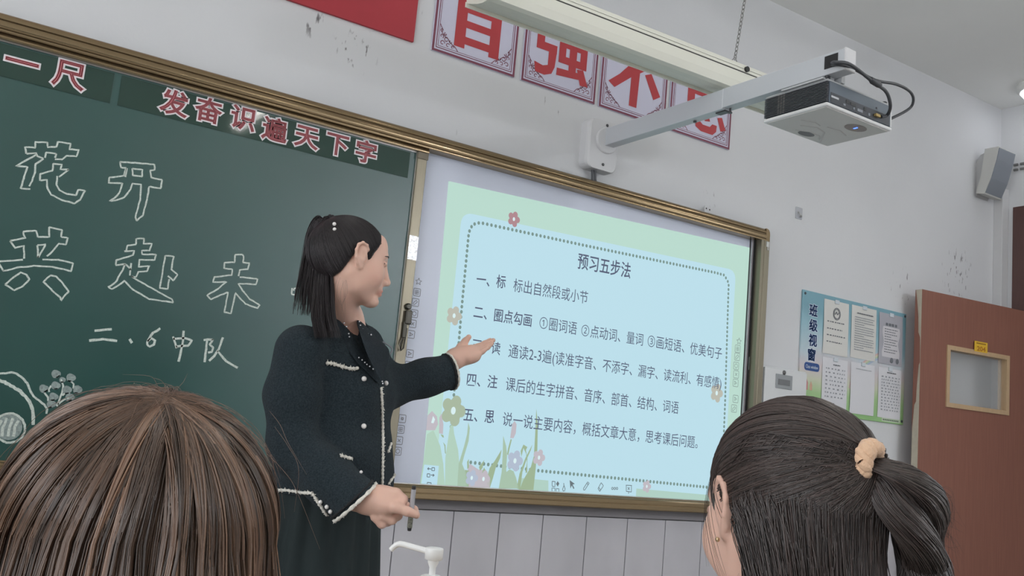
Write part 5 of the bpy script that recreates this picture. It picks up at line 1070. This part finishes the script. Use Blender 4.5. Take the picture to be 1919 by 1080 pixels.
pcs = [atd(718, 641, 2.555), atd(735, 653, 2.545), atd(732, 664, 2.54)]; MB().tube(cat(pcs, 8), .002, 6).build('lapel_piping', mat('grey_piping', (120, 122, 128), 0.6), jack)
# --- skirt with soft pleats, shoes
SKM = mat('black_skirt_cloth', (38, 46, 47), 0.8, spec=0.2, noise=0.1, nscale=60, stretch=(1, 1, .2))
rows, nn_ = 26, 120; V_ = []
for i in range(rows):
    z = zHem+.06+(.42-zHem-.06)*i/(rows-1); t = i/(rows-1)
    for k in range(nn_):
        a = 2*math.pi*k/nn_; pl_ = (.004+.010*t)*math.sin(a*15+.5*math.sin(a*3)); V_.append(bp((.126+.055*t+pl_)*math.cos(a), (.160+.045*t+pl_)*math.sin(a), z))
F_ = [(i*nn_+k, i*nn_+(k+1) % nn_, (i+1)*nn_+(k+1) % nn_, (i+1)*nn_+k) for i in range(rows-1) for k in range(nn_)]
sk_ = mesh_np('skirt', np.array(V_), np.array(F_), SKM, teach, True); md = sk_.modifiers.new('thickness', 'SOLIDIFY'); md.thickness = .004
for q in (-1, 1):
    v, f = surface([cone(bp(-.04, q*.075, .195), bp(.16, q*.085, .178), .040, .034, .02), ('p', np.array([0, 0, .1505]), np.array([0, 0, -1.0]), .002), ('p', np.array([0, 0, .235]), np.array([0, 0, 1.0]), .004)], bp(.06, q*.08, .14)-[.18, .18, 0], bp(.06, q*.08, .26)+[.18, .18, 0], .006)
    mesh_np('shoe', v, f, mat('black_shoe', (28, 28, 30), 0.35), teach, True)
# --- hair: smooth combed cap, pearl tie, long ponytail
HB = hair_mat('black_hair', (40, 36, 38), 0.36, 0.45)
fs = [-.12, -.05, -.02, .0, .018, .034, .046, .054, .060, .068, .076, .086, .098, .108, .116, .14]; ub = [-.19, -.185, -.172, -.150, -.112, -.078, -.072, -.082, -.112, -.108, -.090, -.074, -.060, -.050, -.043, -.043]
def cap_field(P):
    q = HF.loc(P); x = (q-[.018, 0, -.094])/[.1045, .0815, .1]; k0 = np.linalg.norm(x, axis=1); d = (k0-1)*.095
    return np.maximum(d, (np.interp(q[:, 0], fs, ub)-q[:, 2])*.8)
vc, fc = surface([('f', cap_field, 0)], TX-[.16, .16, .24], TX+[.18, .16, .04], .004)
hair = mesh_np('hair', vc, fc, HB, teach, True, np.ones((len(vc), 3))*.8)
CC = np.array([.018, 0, -.094]); RR = np.array([.1065, .0835, .102]); TIE = np.array([-.036, 0, -.013])
paths, cols, rads = [], [], []
def on_skull(dirv, lift=1.0): d_ = dirv/RR; return CC+dirv/np.linalg.norm(d_)*lift
for _ in range(2600):
    q_ = rng.choice([-1, 1]); f_ = rng.uniform(-.085, .118); u_ = np.interp(f_, fs, ub)+.005+abs(rng.normal(0, .012)) if rng.random() < .7 else max(rng.uniform(-.12, 0), np.interp(f_, fs, ub)+.005)
    x2 = 1-((f_-CC[0])/RR[0])**2-((u_-CC[2])/RR[2])**2
    if x2 < 0: continue
    s_ = np.array([f_, q_*RR[1]*math.sqrt(x2), u_]); d0 = s_-CC; d1 = TIE-CC; P = []
    for t in np.linspace(0, 1, 12):
        d_ = d0*(1-t)+d1*t; P.append(on_skull(d_, 1.0+.012*math.sin(math.pi*t)+rng.normal(0, .001)))
    P.append(TIE+rng.normal(0, .004, 3)); paths.append(HF.w(cat(P, 16))); g = rng.uniform(.55, 1.5); cols.append([g*rng.uniform(.97, 1.12), g, g]); rads.append(rng.uniform(.0006, .0011))
strands('hair_strands', paths, rads, cols, HB, hair)
paths, cols, rads = [], [], []
tie_w = HF.w(TIE)
for _ in range(2200):
    a = rng.normal(0, 1, 2).clip(-1.9, 1.9)/1.9; e_ = rng.uniform(.62, 1.06); sp_ = a[0]; dp_ = a[1]
    ctr = [(622, 426, 2.548, 5), (604, 414, 2.535, 9), (592, 436, 2.525, 15), (594, 490, 2.505, 27), (590, 545, 2.47, 35), (588, 590, 2.43, 40), (594, 632, 2.40, 44)]
    P = [tie_w+rng.normal(0, .003, 3)]; nn2 = 7 if sp_ > -.1 else 6
    for i, (px, py, dp0, w_) in enumerate(ctr[:nn2]): P.append(atd(px+sp_*w_+rng.normal(0, 1.0), py+rng.normal(0, 1.5)-(abs(sp_)*6 if i == 1 else 0), dp0+dp_*.018*(1 if i > 0 else .4)))
    P = cat(P, 30)[:max(12, int(30*min(1, e_+(.06 if sp_ > -.1 else -.10*rng.random()))))]
    for i in range(len(P)):                                         # lie on the jacket instead of passing into it
        d_ = P[i]-CAM; L_ = np.linalg.norm(d_); h_ = JB.ray_cast(Vector(CAM), Vector(d_/L_))
        if h_[0] is not None and h_[3] < L_+.004: P[i] = CAM+d_/L_*(h_[3]-.004-.010*rng.random())
    paths.append(P); g = rng.uniform(.5, 1.6); cols.append([g*rng.uniform(1., 1.15), g, g]); rads.append(rng.uniform(.0007, .0013))
strands('ponytail', paths, rads, cols, HB, teach)
paths, cols, rads = [], [], []                                      # a few loose hairs at the nape
for _ in range(7):
    s_ = (rng.uniform(636, 652), rng.uniform(512, 530)); P = [atd(s_[0], s_[1], 2.475), atd(s_[0]+rng.uniform(-8, 6), s_[1]+30, 2.47), atd(s_[0]+rng.uniform(-10, 8), s_[1]+rng.uniform(50, 75), 2.48)]
    paths.append(cat(P, 10)); cols.append([1, .9, .9]); rads.append(.00022)
strands('loose_hair', paths, rads, cols, HB, hair)
tb = MB()
for s_ in (0, 1): tb.tube([tie_w+HF.B[1]*.012*math.cos(t)+np.array([0, 0, 1])*.011*math.sin(t)+HF.B[0]*(.003-.007*s_) for t in np.linspace(0, 2*math.pi, 17)], .0042, 8, False)
tie = tb.build('hair_tie', mat('black_elastic', (24, 24, 26), 0.7), teach)
for px, py in ((627, 420), (627.5, 430)): MB().sphere(atd(px, py, 2.472), .0050, 14).build('pearl', PEARL, tie)
LASH = mat('lash_black', (30, 26, 26), 0.6); eb = MB()
for q in (-1, 1):
    eb.tube([HF.w((.116-.004*abs(t), q*(.031+.016*t), -.104-.004*t*t)) for t in np.linspace(-1, 1, 9)], .0014, 5)
eb.build('eyelashes', LASH, teach); eb = MB()
for q in (-1, 1): eb.tube([HF.w((.1235-.010*t*t-.004*t, q*(.030+.020*t), -.086-.003*t*t)) for t in np.linspace(-1, 1, 9)], [.001, .002, .0024, .0026, .0026, .0024, .002, .0015, .0008], 6)
eb.build('eyebrows', LASH, teach)
# --- the pen in her right hand is a thing of its own
p0, p1 = atd(776.5, 911, dr_-.012), atd(767.5, 995, dr_-.012); pd = (p1-p0)/np.linalg.norm(p1-p0); Lp = np.linalg.norm(p1-p0)
pen = empty('pen', tuple(p1), 'grey and black pen held upright in the teacher\'s lowered hand', 'pen')
MB().tube([p0+pd*.008, p0+pd*Lp*.60], .0058, 12).build('barrel', mat('pen_grey', (168, 168, 172), 0.25), pen)
MB().tube([p0, p0+pd*.010], .0050, 12).tube([p0+pd*Lp*.93, p1], [.0055, .0045], 12).build('end_caps', mat('pen_black', (40, 40, 42), 0.4), pen)
MB().tube([p0+pd*Lp*.60, p0+pd*Lp*.93], .0060, 12).build('grip', mat('pen_speckled', (112, 112, 100), 0.5, noise=.7, nscale=260), pen)
# ------------------------------------------------------------------ two seated listeners in the foreground, seen from behind
def seated(root, FT, zseat, zneck, shirt, shirt_name, trousers, ears, HF2, hs, extra=()):
    b = lambda f, l, z: FT.w((f, l, z))
    pr = head_prims(HF2, hs, ears)+[cone(HF2.w((.005*hs, 0, -.18*hs)), b(0, 0, zneck), .048, .054, .025), cone(b(0, 0, zneck), b(0, 0, zneck-.07), .054, .08, .04)]
    lo = np.minimum(HF2.o, b(0, 0, zneck))-[.17, .17, .12]; hi = np.maximum(HF2.o, b(0, 0, zneck))+[.17, .17, .03]
    v1, f1_ = surface(pr, lo, hi, .004)
    hands = []
    for q in (-1, 1):
        wr, kn = b(.27, q*.13, zseat+.16), b(.345, q*.10, zseat+.145)
        hn = [cone(b(.18, q*.16, zseat+.17), wr, .034, .025, .01), cone(wr, kn, .026, .026, .015)]
        for j, (dl_, ln) in enumerate([(-.024, .058), (-.008, .066), (.008, .062), (.022, .050)]):
            s_ = b(.348, q*.10+dl_, zseat+.146); m_ = b(.348+ln*.6, q*.10+dl_*1.1, zseat+.142); e_ = b(.348+ln, q*.10+dl_*1.15, zseat+.130); hn += chainc([s_, m_, e_], [.010, .0085, .007], .004, .01)
        hn += chainc([b(.29, q*.10-q*.03, zseat+.15), b(.325, q*.10-q*.05, zseat+.145), b(.355, q*.10-q*.052, zseat+.14)], [.012, .0095, .008], .005, .012)
        hands.append(surface(hn, b(.27, q*.12, zseat+.15)-[.22, .22, .09], b(.27, q*.12, zseat+.15)+[.22, .22, .09], .004))
    und = [cone(b(0, 0, zneck), b(0, 0, zneck-.15), .045, .08, .03), ell(b(0, 0, zneck-.32), (.08, .12, .2), .05, FT.B)]
    for q in (-1, 1): und += chainc([b(-.005, q*.05, zneck-.10), b(-.005, q*.155, zneck-.09), b(0, q*.20, zseat+.24), b(.20, q*.155, zseat+.172), b(.28, q*.13, zseat+.158)], [.04, .04, .036, .027, .020], .03)
    v, f = join([(v1, f1_)]+hands+[surface(und, b(.05, 0, zseat)-[.42, .42, .06], b(.05, 0, zneck)+[.42, .42, .06], .011)]); mesh_np('body', v, f, SKIN, root, True, np.ones((len(v), 3)))
    to = [ell(b(0, 0, zneck-.20), (.105, .165, .17), 0, FT.B), ell(b(.0, 0, zneck-.38), (.105, .150, .18), .06, FT.B), cone(b(-.005, -.155, zneck-.075), b(-.005, .155, zneck-.075), .052, .052, .05), cone(b(0, 0, zneck-.05), b(0, 0, zneck-.02), .072, .066, .03), *extra, sub(cone(b(0.005, 0, zneck+.05), b(.012, 0, zneck-.02), .058, .050, .006))]
    for q in (-1, 1): to += chainc([b(-.005, q*.165, zneck-.085), b(.0, q*.205, zseat+.24), b(.22, q*.15, zseat+.175)], [.058, .048, .036], .03)
    v, f = surface(to, b(.05, 0, zseat)-[.42, .42, .06], b(.05, 0, zneck)+[.42, .42, .06], .011); mesh_np(shirt_name, smooth_v(v, f, 1), f, shirt, root, True)
    tr = [ell(b(.0, 0, zseat+.075), (.14, .175, .085), 0, FT.B)]
    for q in (-1, 1): tr += [cone(b(.03, q*.095, zseat+.07), b(.42, q*.10, zseat+.065), .080, .058, .03), cone(b(.42, q*.10, zseat+.06), b(.40, q*.10, .10), .056, .045, .03)]
    v, f = surface(tr, b(.2, 0, .03)-[.5, .5, 0], b(.2, 0, zseat)+[.5, .5, .25], .013); mesh_np('trousers', smooth_v(v, f, 1), f, trousers, root, True)
    for q in (-1, 1):
        v, f = surface([cone(b(.37, q*.10, .055), b(.52, q*.11, .035), .045, .036, .02), ('p', np.array([0, 0, .002]), np.array([0, 0, -1.0]), .002)], b(.44, q*.1, -.01)-[.2, .2, 0], b(.44, q*.1, .12)+[.2, .2, 0], .009); mesh_np('shoe', v, f, mat('dark_shoe', (52, 52, 56), 0.5), root, True)
def chair(FT, zs, label):
    r = empty('student_chair', tuple(FT.w((0, 0, 0))), label, 'chair', None); Mx = Matrix(((FT.B[0][0], FT.B[1][0], 0, FT.o[0]), (FT.B[0][1], FT.B[1][1], 0, FT.o[1]), (0, 0, 1, 0), (0, 0, 0, 1)))
    WD = mat('chair_wood', (192, 158, 116), 0.45, noise=.08, nscale=8, stretch=(1, 8, 8)); ST = mat('chair_steel', (110, 114, 120), 0.4, metal=.5)
    MB().box((-.19, -.19, zs-.02), (.19, .19, zs), .006).xf(0, Mx).build('seat', WD, r); MB().box((-.215, -.18, zs+.17), (-.195, .18, zs+.36), .006).xf(0, Mx).build('backrest', WD, r)
    for q in (-1, 1):
        MB().box((-.2, q*.17-.012, 0), (-.176, q*.17+.012, zs+.34)).xf(0, Mx).build('leg', ST, r); MB().box((.15, q*.17-.012, 0), (.174, q*.17+.012, zs-.02)).xf(0, Mx).build('leg', ST, r)
# --- left listener: brown shoulder-length hair with a soft parting at the back
azL = 13.0
cw = atd(312, 728, .72); HL = Frame(cw+np.array([0, 0, .0])+0.0*FW, azL, pitch=-4)
# head centre from the outline of the hair
cL = atd(262, 965, .755)
HL = Frame(np.array([cL[0], cL[1], atd(290, 724, .74)[2]+.004])-Frame(np.zeros(3), azL).B[0]*.02, azL, pitch=-3)
gl_ = empty('person', (cL[0], cL[1], 0.0), 'seated person with long brown hair seen from behind in the front left corner', 'person')
FL = Frame((cL[0], cL[1], 0.0), azL)
BH = hair_mat('brown_hair', (104, 82, 68), 0.34, 0.6)
EC = np.array([.012, 0, -.108]); ER = np.array([.112, .102, .104])
SW = np.array([-.030, .012, 0.0])                                    # where the hair fans out on the crown
def ell_dir(d): return EC+d*ER
d0 = np.array([-.42, -.06, .89]); d0 /= np.linalg.norm(d0)
locks = []
for k in range(230):
    th = rng.uniform(0, 2*math.pi); locks.append((th, rng.normal(0, .010), rng.choice([.35, .55, .8, 1.0, 1.25, 1.7]), rng.normal(0, .05), rng.uniform(-.6, .6)))
locks.sort(); paths, cols, rads = [], [], []
LT = np.array([l[0] for l in locks])
for _ in range(13500):
    th = rng.uniform(0, 2*math.pi); li = int(np.argmin(np.abs(((LT-th+math.pi) % (2*math.pi))-math.pi))); l_ = locks[li]
    if _ >= 9000: l_ = (th, rng.normal(-.022, .006), rng.uniform(.3, .9), 0, 0)
    th2 = th+(l_[0]-th)*.32+l_[3]*.4                                 # strands gather into locks
    e = np.array([math.cos(th2), math.sin(th2), -.10]); e /= np.linalg.norm(e)
    back = max(0, -math.cos(th2))                                    # keep the streak between the two falls of hair open
    gapd = ((th2-math.pi-.10+math.pi) % (2*math.pi))-math.pi
    rad_ = 1.0+l_[1]+rng.normal(0, .006)
    if abs(gapd) < .14: rad_ -= .055*math.cos(gapd/.14*math.pi/2)
    P = []
    st = d0+rng.normal(0, .035, 3); st[2] = abs(st[2]); st /= np.linalg.norm(st)
    om = math.acos(np.clip(st@e, -1, 1))
    for t in np.linspace(0.02, 1, 11):
        d_ = (math.sin((1-t)*om)*st+math.sin(t*om)*e)/math.sin(om); P.append(ell_dir(d_*(1+(rad_-1)*min(1, t*2.2))))
    eq = P[-1]; tg = P[-1]-P[-2]; tg = tg*np.array([1, 1, 0])*2.2; out = np.array([math.cos(th2), math.sin(th2), 0]); ln = rng.uniform(.17, .30); wv = l_[4]
    for j, q in enumerate(np.linspace(.12, 1, 9)):
        face = max(0, math.cos(th2)-.35)                             # hair in front of the face is swept aside
        P.append(eq+tg*(1-math.exp(-3.2*q))*.6+np.array([0, 0, -ln*q])+out*(.010*math.sin(q*2.2)-.016*q*q)*(1-.4*face)+np.array([-.02*face*q, .010*wv*math.sin(q*5), 0]))
    if math.cos(th2) > .55 and rng.random() < .93: continue
    paths.append(HL.w(cat(P, 26))); g = l_[2]*rng.uniform(.72, 1.25); warm = rng.uniform(.94, 1.10); cols.append([g*warm, g, g*(2-warm)*.98]); rads.append(rng.uniform(.00045, .0010))
def capL(P_):
    q = HL.loc(P_); x = (q-EC)/(ER-.008); d = (np.linalg.norm(x, axis=1)-1)*.09; cyl = np.maximum((np.linalg.norm((q-EC)[:, :2]/(ER[:2]-.014), axis=1)-1)*.09, np.maximum(q[:, 2]-EC[2], EC[2]-.20-q[:, 2]))
    return np.maximum(np.minimum(d, cyl), np.where(q[:, 2] < -.06, q[:, 0]-.065, -1))
v, f = surface([('f', capL, 0)], HL.o-[.2, .2, .34], HL.o+[.2, .2, .03], .006)
hl = mesh_np('hair', v, f, BH, gl_, True, np.ones((len(v), 3))*[.42, .40, .39])
strands('hair_strands', paths, rads, cols, BH, hl)
paths, cols, rads = [], [], []
for _ in range(70):                                                  # fly-away hairs
    th = rng.uniform(0, 2*math.pi); e = np.array([math.cos(th), math.sin(th), rng.uniform(-.1, .5)]); e /= np.linalg.norm(e); st = d0+rng.normal(0, .08, 3); st /= np.linalg.norm(st); om = math.acos(np.clip(st@e, -1, 1)); lift = rng.uniform(.02, .16); P = []
    for t in np.linspace(0, 1, 12): P.append(ell_dir((math.sin((1-t)*om)*st+math.sin(t*om)*e)/max(math.sin(om), .05)*(1+lift*t*(1.15-.5*t)))+rng.normal(0, .0006, 3))
    paths.append(HL.w(cat(P, 22))); g = rng.uniform(.9, 1.7); cols.append([g*1.03, g, g]); rads.append(rng.uniform(.00016, .00026))
for px0, py0, px1, py1, px2, py2 in ((505, 770, 540, 830, 575, 890), (515, 800, 560, 880, 552, 960), (300, 735, 280, 705, 230, 702), (312, 735, 300, 712, 285, 708), (330, 732, 345, 715, 352, 700), (500, 850, 556, 920, 600, 1030)):
    paths.append(cat([atd(px0, py0, .70), atd((px0+px1)/2+3, (py0+py1)/2-3, .70), atd(px1, py1, .70), atd(px2, py2, .71)], 16)); cols.append([1.2, 1.2, 1.2]); rads.append(.0002)
strands('flyaway_hair', paths, rads, cols, BH, hl)
zsL = .42
seated(gl_, FL, zsL, HL.o[2]-.262, mat('beige_knit', (168, 150, 134), 0.9, bump=.6, bscale=200), 'sweater', mat('dark_denim', (58, 64, 78), 0.85), (-1, 1), HL, .98)
chair(FL, zsL, 'student chair under the person with brown hair')
# --- right listener: black hair, half tied back with a beige scrunchie
azR = 8.0; hc = atd(1484, 905, 1.10)
top = atd(1500, 741, 1.10)[2]
HR = Frame(np.array([hc[0], hc[1], top-.006])-Frame(np.zeros(3), azR).B[0]*.012, azR, pitch=-4)
HRs = Frame(HR.o-np.array([0, 0, .022]), azR, pitch=-4)
gr_ = empty('person', (hc[0], hc[1], 0.0), 'seated person with black hair tied in a beige scrunchie, seen from behind', 'person')
FR = Frame((hc[0], hc[1], 0.0), azR)
BK = hair_mat('black_brown_hair', (60, 53, 50), 0.36, 0.5)
RC = np.array([.010, 0, -.098]); RR2 = np.array([.1085, .0865, .1015])
fs2 = [-.13, -.08, -.05, -.02, .0, .012, .022, .034, .046, .054, .062, .075, .09, .105, .116, .14]; ub2 = [-.26, -.26, -.25, -.23, -.195, -.142, -.112, -.092, -.090, -.102, -.134, -.130, -.118, -.104, -.096, -.096]
tieP = HR.loc(atd(1622, 868, 1.025)); TI = tieP
def capR(P_):
    q = HR.loc(P_); x = (q-RC)/(RR2-.003); d = (np.linalg.norm(x, axis=1)-1)*.095
    nk_ = np.maximum((np.linalg.norm((q-[-.030, 0, 0])[:, :2]/[.052, .060], axis=1)-1)*.055, np.maximum(q[:, 2]+.12, -.32-q[:, 2]))
    h = np.clip(.5+.5*(nk_-d)/.03, 0, 1); d = nk_+(d-nk_)*h-.03*h*(1-h)
    return np.maximum(d, (np.interp(q[:, 0], fs2, ub2)-q[:, 2])*.8)
v, f = surface([('f', capR, 0)], HR.o-[.19, .19, .36], HR.o+[.19, .19, .04], .005)
hr_ = mesh_np('hair', v, f, BK, gr_, True, np.ones((len(v), 3))*.65)
paths, cols, rads = [], [], []
CB = np.array([-.02, 0, -.09]); tdir = TI-RC
for _ in range(7000):
    q_ = rng.choice([-1, 1]); f_ = rng.uniform(-.085, .118); base = np.interp(f_, fs2, ub2); r0 = rng.random()
    u_ = base+.004+abs(rng.normal(0, .010)) if r0 < .6 else rng.uniform(max(base, -.175)+.004, -.002)
    x2 = 1-((f_-RC[0])/RR2[0])**2-((u_-RC[2])/RR2[2])**2
    if x2 < 0 or u_ < -.18: continue
    s_ = np.array([f_, q_*RR2[1]*math.sqrt(x2), u_]); a_ = (s_-RC)/RR2; a_ /= np.linalg.norm(a_); b_ = (TI-RC)/RR2; b_ /= np.linalg.norm(b_); om = math.acos(np.clip(a_@b_, -1, 1)); lo_ = rng.normal(0, .008); P = []
    for t in np.linspace(0, 1, 13):
        d_ = (math.sin((1-t)*om)*a_+math.sin(t*om)*b_)/max(math.sin(om), .02); P.append(RC+d_*RR2*(1+.010*math.sin(math.pi*t)+lo_*math.sin(math.pi*t)))
    tl = np.linalg.norm((TI-RC)/RR2); P[-1] = RC+b_*RR2*tl*.97+rng.normal(0, .006, 3)
    paths.append(HR.w(cat(P, 20))); g = rng.uniform(.55, 1.7); w_ = rng.uniform(1., 1.14); cols.append([g*w_, g, g]); rads.append(rng.uniform(.0005, .0010))
strands('combed_hair', paths, rads, cols, BK, hr_)
paths, cols, rads = [], [], []
bt_d = (TI-RC)/RR2; bt_d /= np.linalg.norm(bt_d)
for _ in range(5600):                                                # the lower hair falls loose from under the tie down the nape
    az_ = rng.uniform(math.radians(80), math.radians(280)); u_ = -.172+.115*rng.random()**2.6; hr2 = math.sqrt(max(0, 1-((u_-RC[2])/RR2[2])**2))
    cs, sn = math.cos(az_), math.sin(az_); sn = sn*(.80 if sn < 0 else 1); a_ = np.array([hr2*cs, hr2*sn, (u_-RC[2])/RR2[2]]); a_ /= np.linalg.norm(a_)
    om = math.acos(np.clip(a_@bt_d, -1, 1)); tt = min(.6, .045/max(.02, om*.09)); up_ = (math.sin((1-tt)*om)*a_+math.sin(tt*om)*bt_d)/max(math.sin(om), .02)
    ln = rng.uniform(.20, .36); sw = rng.normal(0, .009); k_ = rng.uniform(.86, 1.0); zq = min(u_-.035, -.130)-.03*rng.random()
    head_ = [RC+up_*RR2*.93, RC+a_*RR2*rng.uniform(.985, 1.015)]
    if rng.random() < .6:                                            # these visibly leave the tie itself and bend downwards
        u_ = rng.uniform(-.150, -.055); hr2 = math.sqrt(max(0, 1-((u_-RC[2])/RR2[2])**2)); a_ = np.array([hr2*cs, hr2*sn, (u_-RC[2])/RR2[2]]); a_ /= np.linalg.norm(a_); om = math.acos(np.clip(a_@bt_d, -1, 1))
        sl = lambda t, r_: RC+(math.sin((1-t)*om)*a_+math.sin(t*om)*bt_d)/max(math.sin(om), .02)*RR2*r_
        lf = rng.uniform(1.0, 1.022); head_ = [sl(.97, lf), sl(.66, lf+.006), sl(.33, lf+.006), sl(0.06, lf)]; zq = min(u_-.03, -.130)-.03*rng.random()
    P = head_+[np.array([-.014+.082*k_*cs, .082*k_*sn, zq]), np.array([-.026+.064*k_*cs+sw*.5, .068*k_*sn+sw*.5, zq-ln*.33]), np.array([-.036+.062*k_*cs+sw, .070*k_*sn+sw, zq-ln*.66]), np.array([-.048+.066*k_*cs+sw*1.5, .078*k_*sn+sw*1.5, zq-ln])]
    paths.append(HR.w(cat(P, 22))); g = rng.choice([.5, .7, .9, 1.15, 1.5])*rng.uniform(.85, 1.15); w_ = rng.uniform(1., 1.2); cols.append([g*w_, g, g*.98]); rads.append(rng.uniform(.0005, .0009))
strands('loose_hair', paths, rads, cols, BK, hr_)
paths, cols, rads = [], [], []                                       # two crossing twists of the tied tail
tw = HR.w(TI)
def bundle(ctrl, w0, n_, colr):
    C_ = [np.array(atd(*c[:3])) for c in ctrl]; W_ = [c[3] for c in ctrl]
    for _ in range(n_):
        a = rng.uniform(0, 2*math.pi); rr = math.sqrt(rng.random()); pn = rng.uniform(.85, 1.0); P = []
        for i, (c, w_) in enumerate(zip(C_, W_)): ph = a+i*.35; P.append(c+w_*rr*(math.cos(ph)*RX+math.sin(ph)*(.8*FW+.3*UP))+rng.normal(0, .0007, 3))
        P = cat(P, 26); paths.append(P[:max(14, int(26*pn))]); g = rng.uniform(.5, 1.6)*colr; cols.append([g*rng.uniform(1, 1.12), g, g]); rads.append(rng.uniform(.0005, .0010))
dR = 1.005
bundle([(1628, 866, dR+.005, .013), (1652, 872, dR, .016), (1690, 888, dR-.005, .021), (1722, 918, dR, .026), (1734, 962, dR+.012, .025), (1728, 1010, dR+.02, .022), (1738, 1060, dR+.01, .024), (1748, 1110, dR, .022), (1740, 1200, dR, .016)], .02, 1500, 1.05)
bundle([(1630, 872, dR+.012, .012), (1650, 890, dR+.004, .016), (1668, 930, dR-.008, .023), (1697, 975, dR-.016, .024), (1724, 1020, dR-.012, .022), (1734, 1065, dR+.012, .022), (1718, 1120, dR+.01, .022), (1735, 1200, dR, .016)], .02, 1500, .95)
bundle([(1632, 874, dR+.015, .012), (1664, 900, dR+.02, .018), (1700, 950, dR+.026, .02), (1710, 1010, dR+.03, .022), (1716, 1062, dR+.03, .020), (1722, 1115, dR+.02, .020), (1732, 1200, dR, .016)], .02, 1000, .9)
for _ in range(40):
    y0_ = rng.uniform(900, 1010); P = [atd(1735+rng.uniform(-20, 5), y0_, dR), atd(1760+rng.uniform(-10, 25), y0_+rng.uniform(-5, 40), dR), atd(1772+rng.uniform(-10, 40), y0_+rng.uniform(20, 110), dR)]; paths.append(cat(P, 12)); cols.append([1.6, 1.3, 1.2]); rads.append(.00014)
strands('ponytail', paths, rads, cols, BK, gr_)
paths, cols, rads = [], [], []
for c_ in ([(1395, 800), (1352, 850), (1330, 910), (1325, 960), (1334, 1020), (1352, 1090)], [(1400, 795), (1350, 855), (1337, 905), (1345, 950), (1362, 990), (1380, 1030)], [(1388, 815), (1345, 865), (1326, 925), (1322, 990), (1328, 1060)], [(1405, 800), (1358, 850), (1341, 900), (1340, 935), (1350, 965)], [(1380, 830), (1340, 880), (1328, 940), (1330, 985), (1345, 1050), (1365, 1100)], [(1400, 935), (1420, 985), (1470, 1040), (1490, 1090)], [(1420, 960), (1405, 1030), (1382, 1080)]):
    for _ in range(3): j_ = rng.normal(0, 2.0, 2); paths.append(cat([atd(x+j_[0]*(.4+i*.3), y+j_[1], 1.055+.004*i) for i, (x, y) in enumerate(c_)], 20)); cols.append([1.1, 1., 1.]); rads.append(rng.uniform(.00016, .00028))
strands('front_wisps', paths, rads, cols, BK, hr_)
# scrunchie: twisted cord rings round the tail
tdn = atd(1660, 880, dR-.004)-atd(1620, 866, 1.015); tdn /= np.linalg.norm(tdn); u_ = np.cross(tdn, [0, 0, 1.0]); u_ /= np.linalg.norm(u_); w_ = np.cross(tdn, u_)
SC = mat('beige_scrunchie', (222, 184, 152), 0.85, bump=.5, bscale=300, sheen=.2); sr = MB(); c0_ = atd(1626, 868, 1.012)
for k in range(3):
    pts = []
    for t in np.linspace(0, 2*math.pi, 61):
        ph = 6*t+2*math.pi*k/3; pts.append(c0_+(math.cos(t)*u_+math.sin(t)*w_)*(.0175+.0042*math.cos(ph))+tdn*(.0062*math.sin(ph)))
    sr.tube(pts, .0052*(1+.18*np.sin(np.linspace(0, 2*math.pi, 61)*9+k)), 8, False)
sr.build('scrunchie', SC, gr_)
MB().sphere(HRs.w((.042, .0835, -.137)), .0028, 10).build('earring', mat('earring_gold', (220, 190, 150), 0.2, metal=.7), gr_)
seated(gr_, FR, .44, HRs.o[2]-.262, mat('white_blouse', (222, 220, 226), 0.8, noise=.04, nscale=40), 'blouse', mat('grey_trousers', (88, 88, 94), 0.85), (1,), HRs, .98, [cone(FR.w((-.03, -.06, HRs.o[2]-.31)), atd(1640, 1075, 1.075), .05, .020, .02), cone(atd(1640, 1075, 1.075), atd(1652, 1018, 1.08), .022, .008, .015)])
chair(FR, .44, 'student chair under the person with the beige scrunchie')
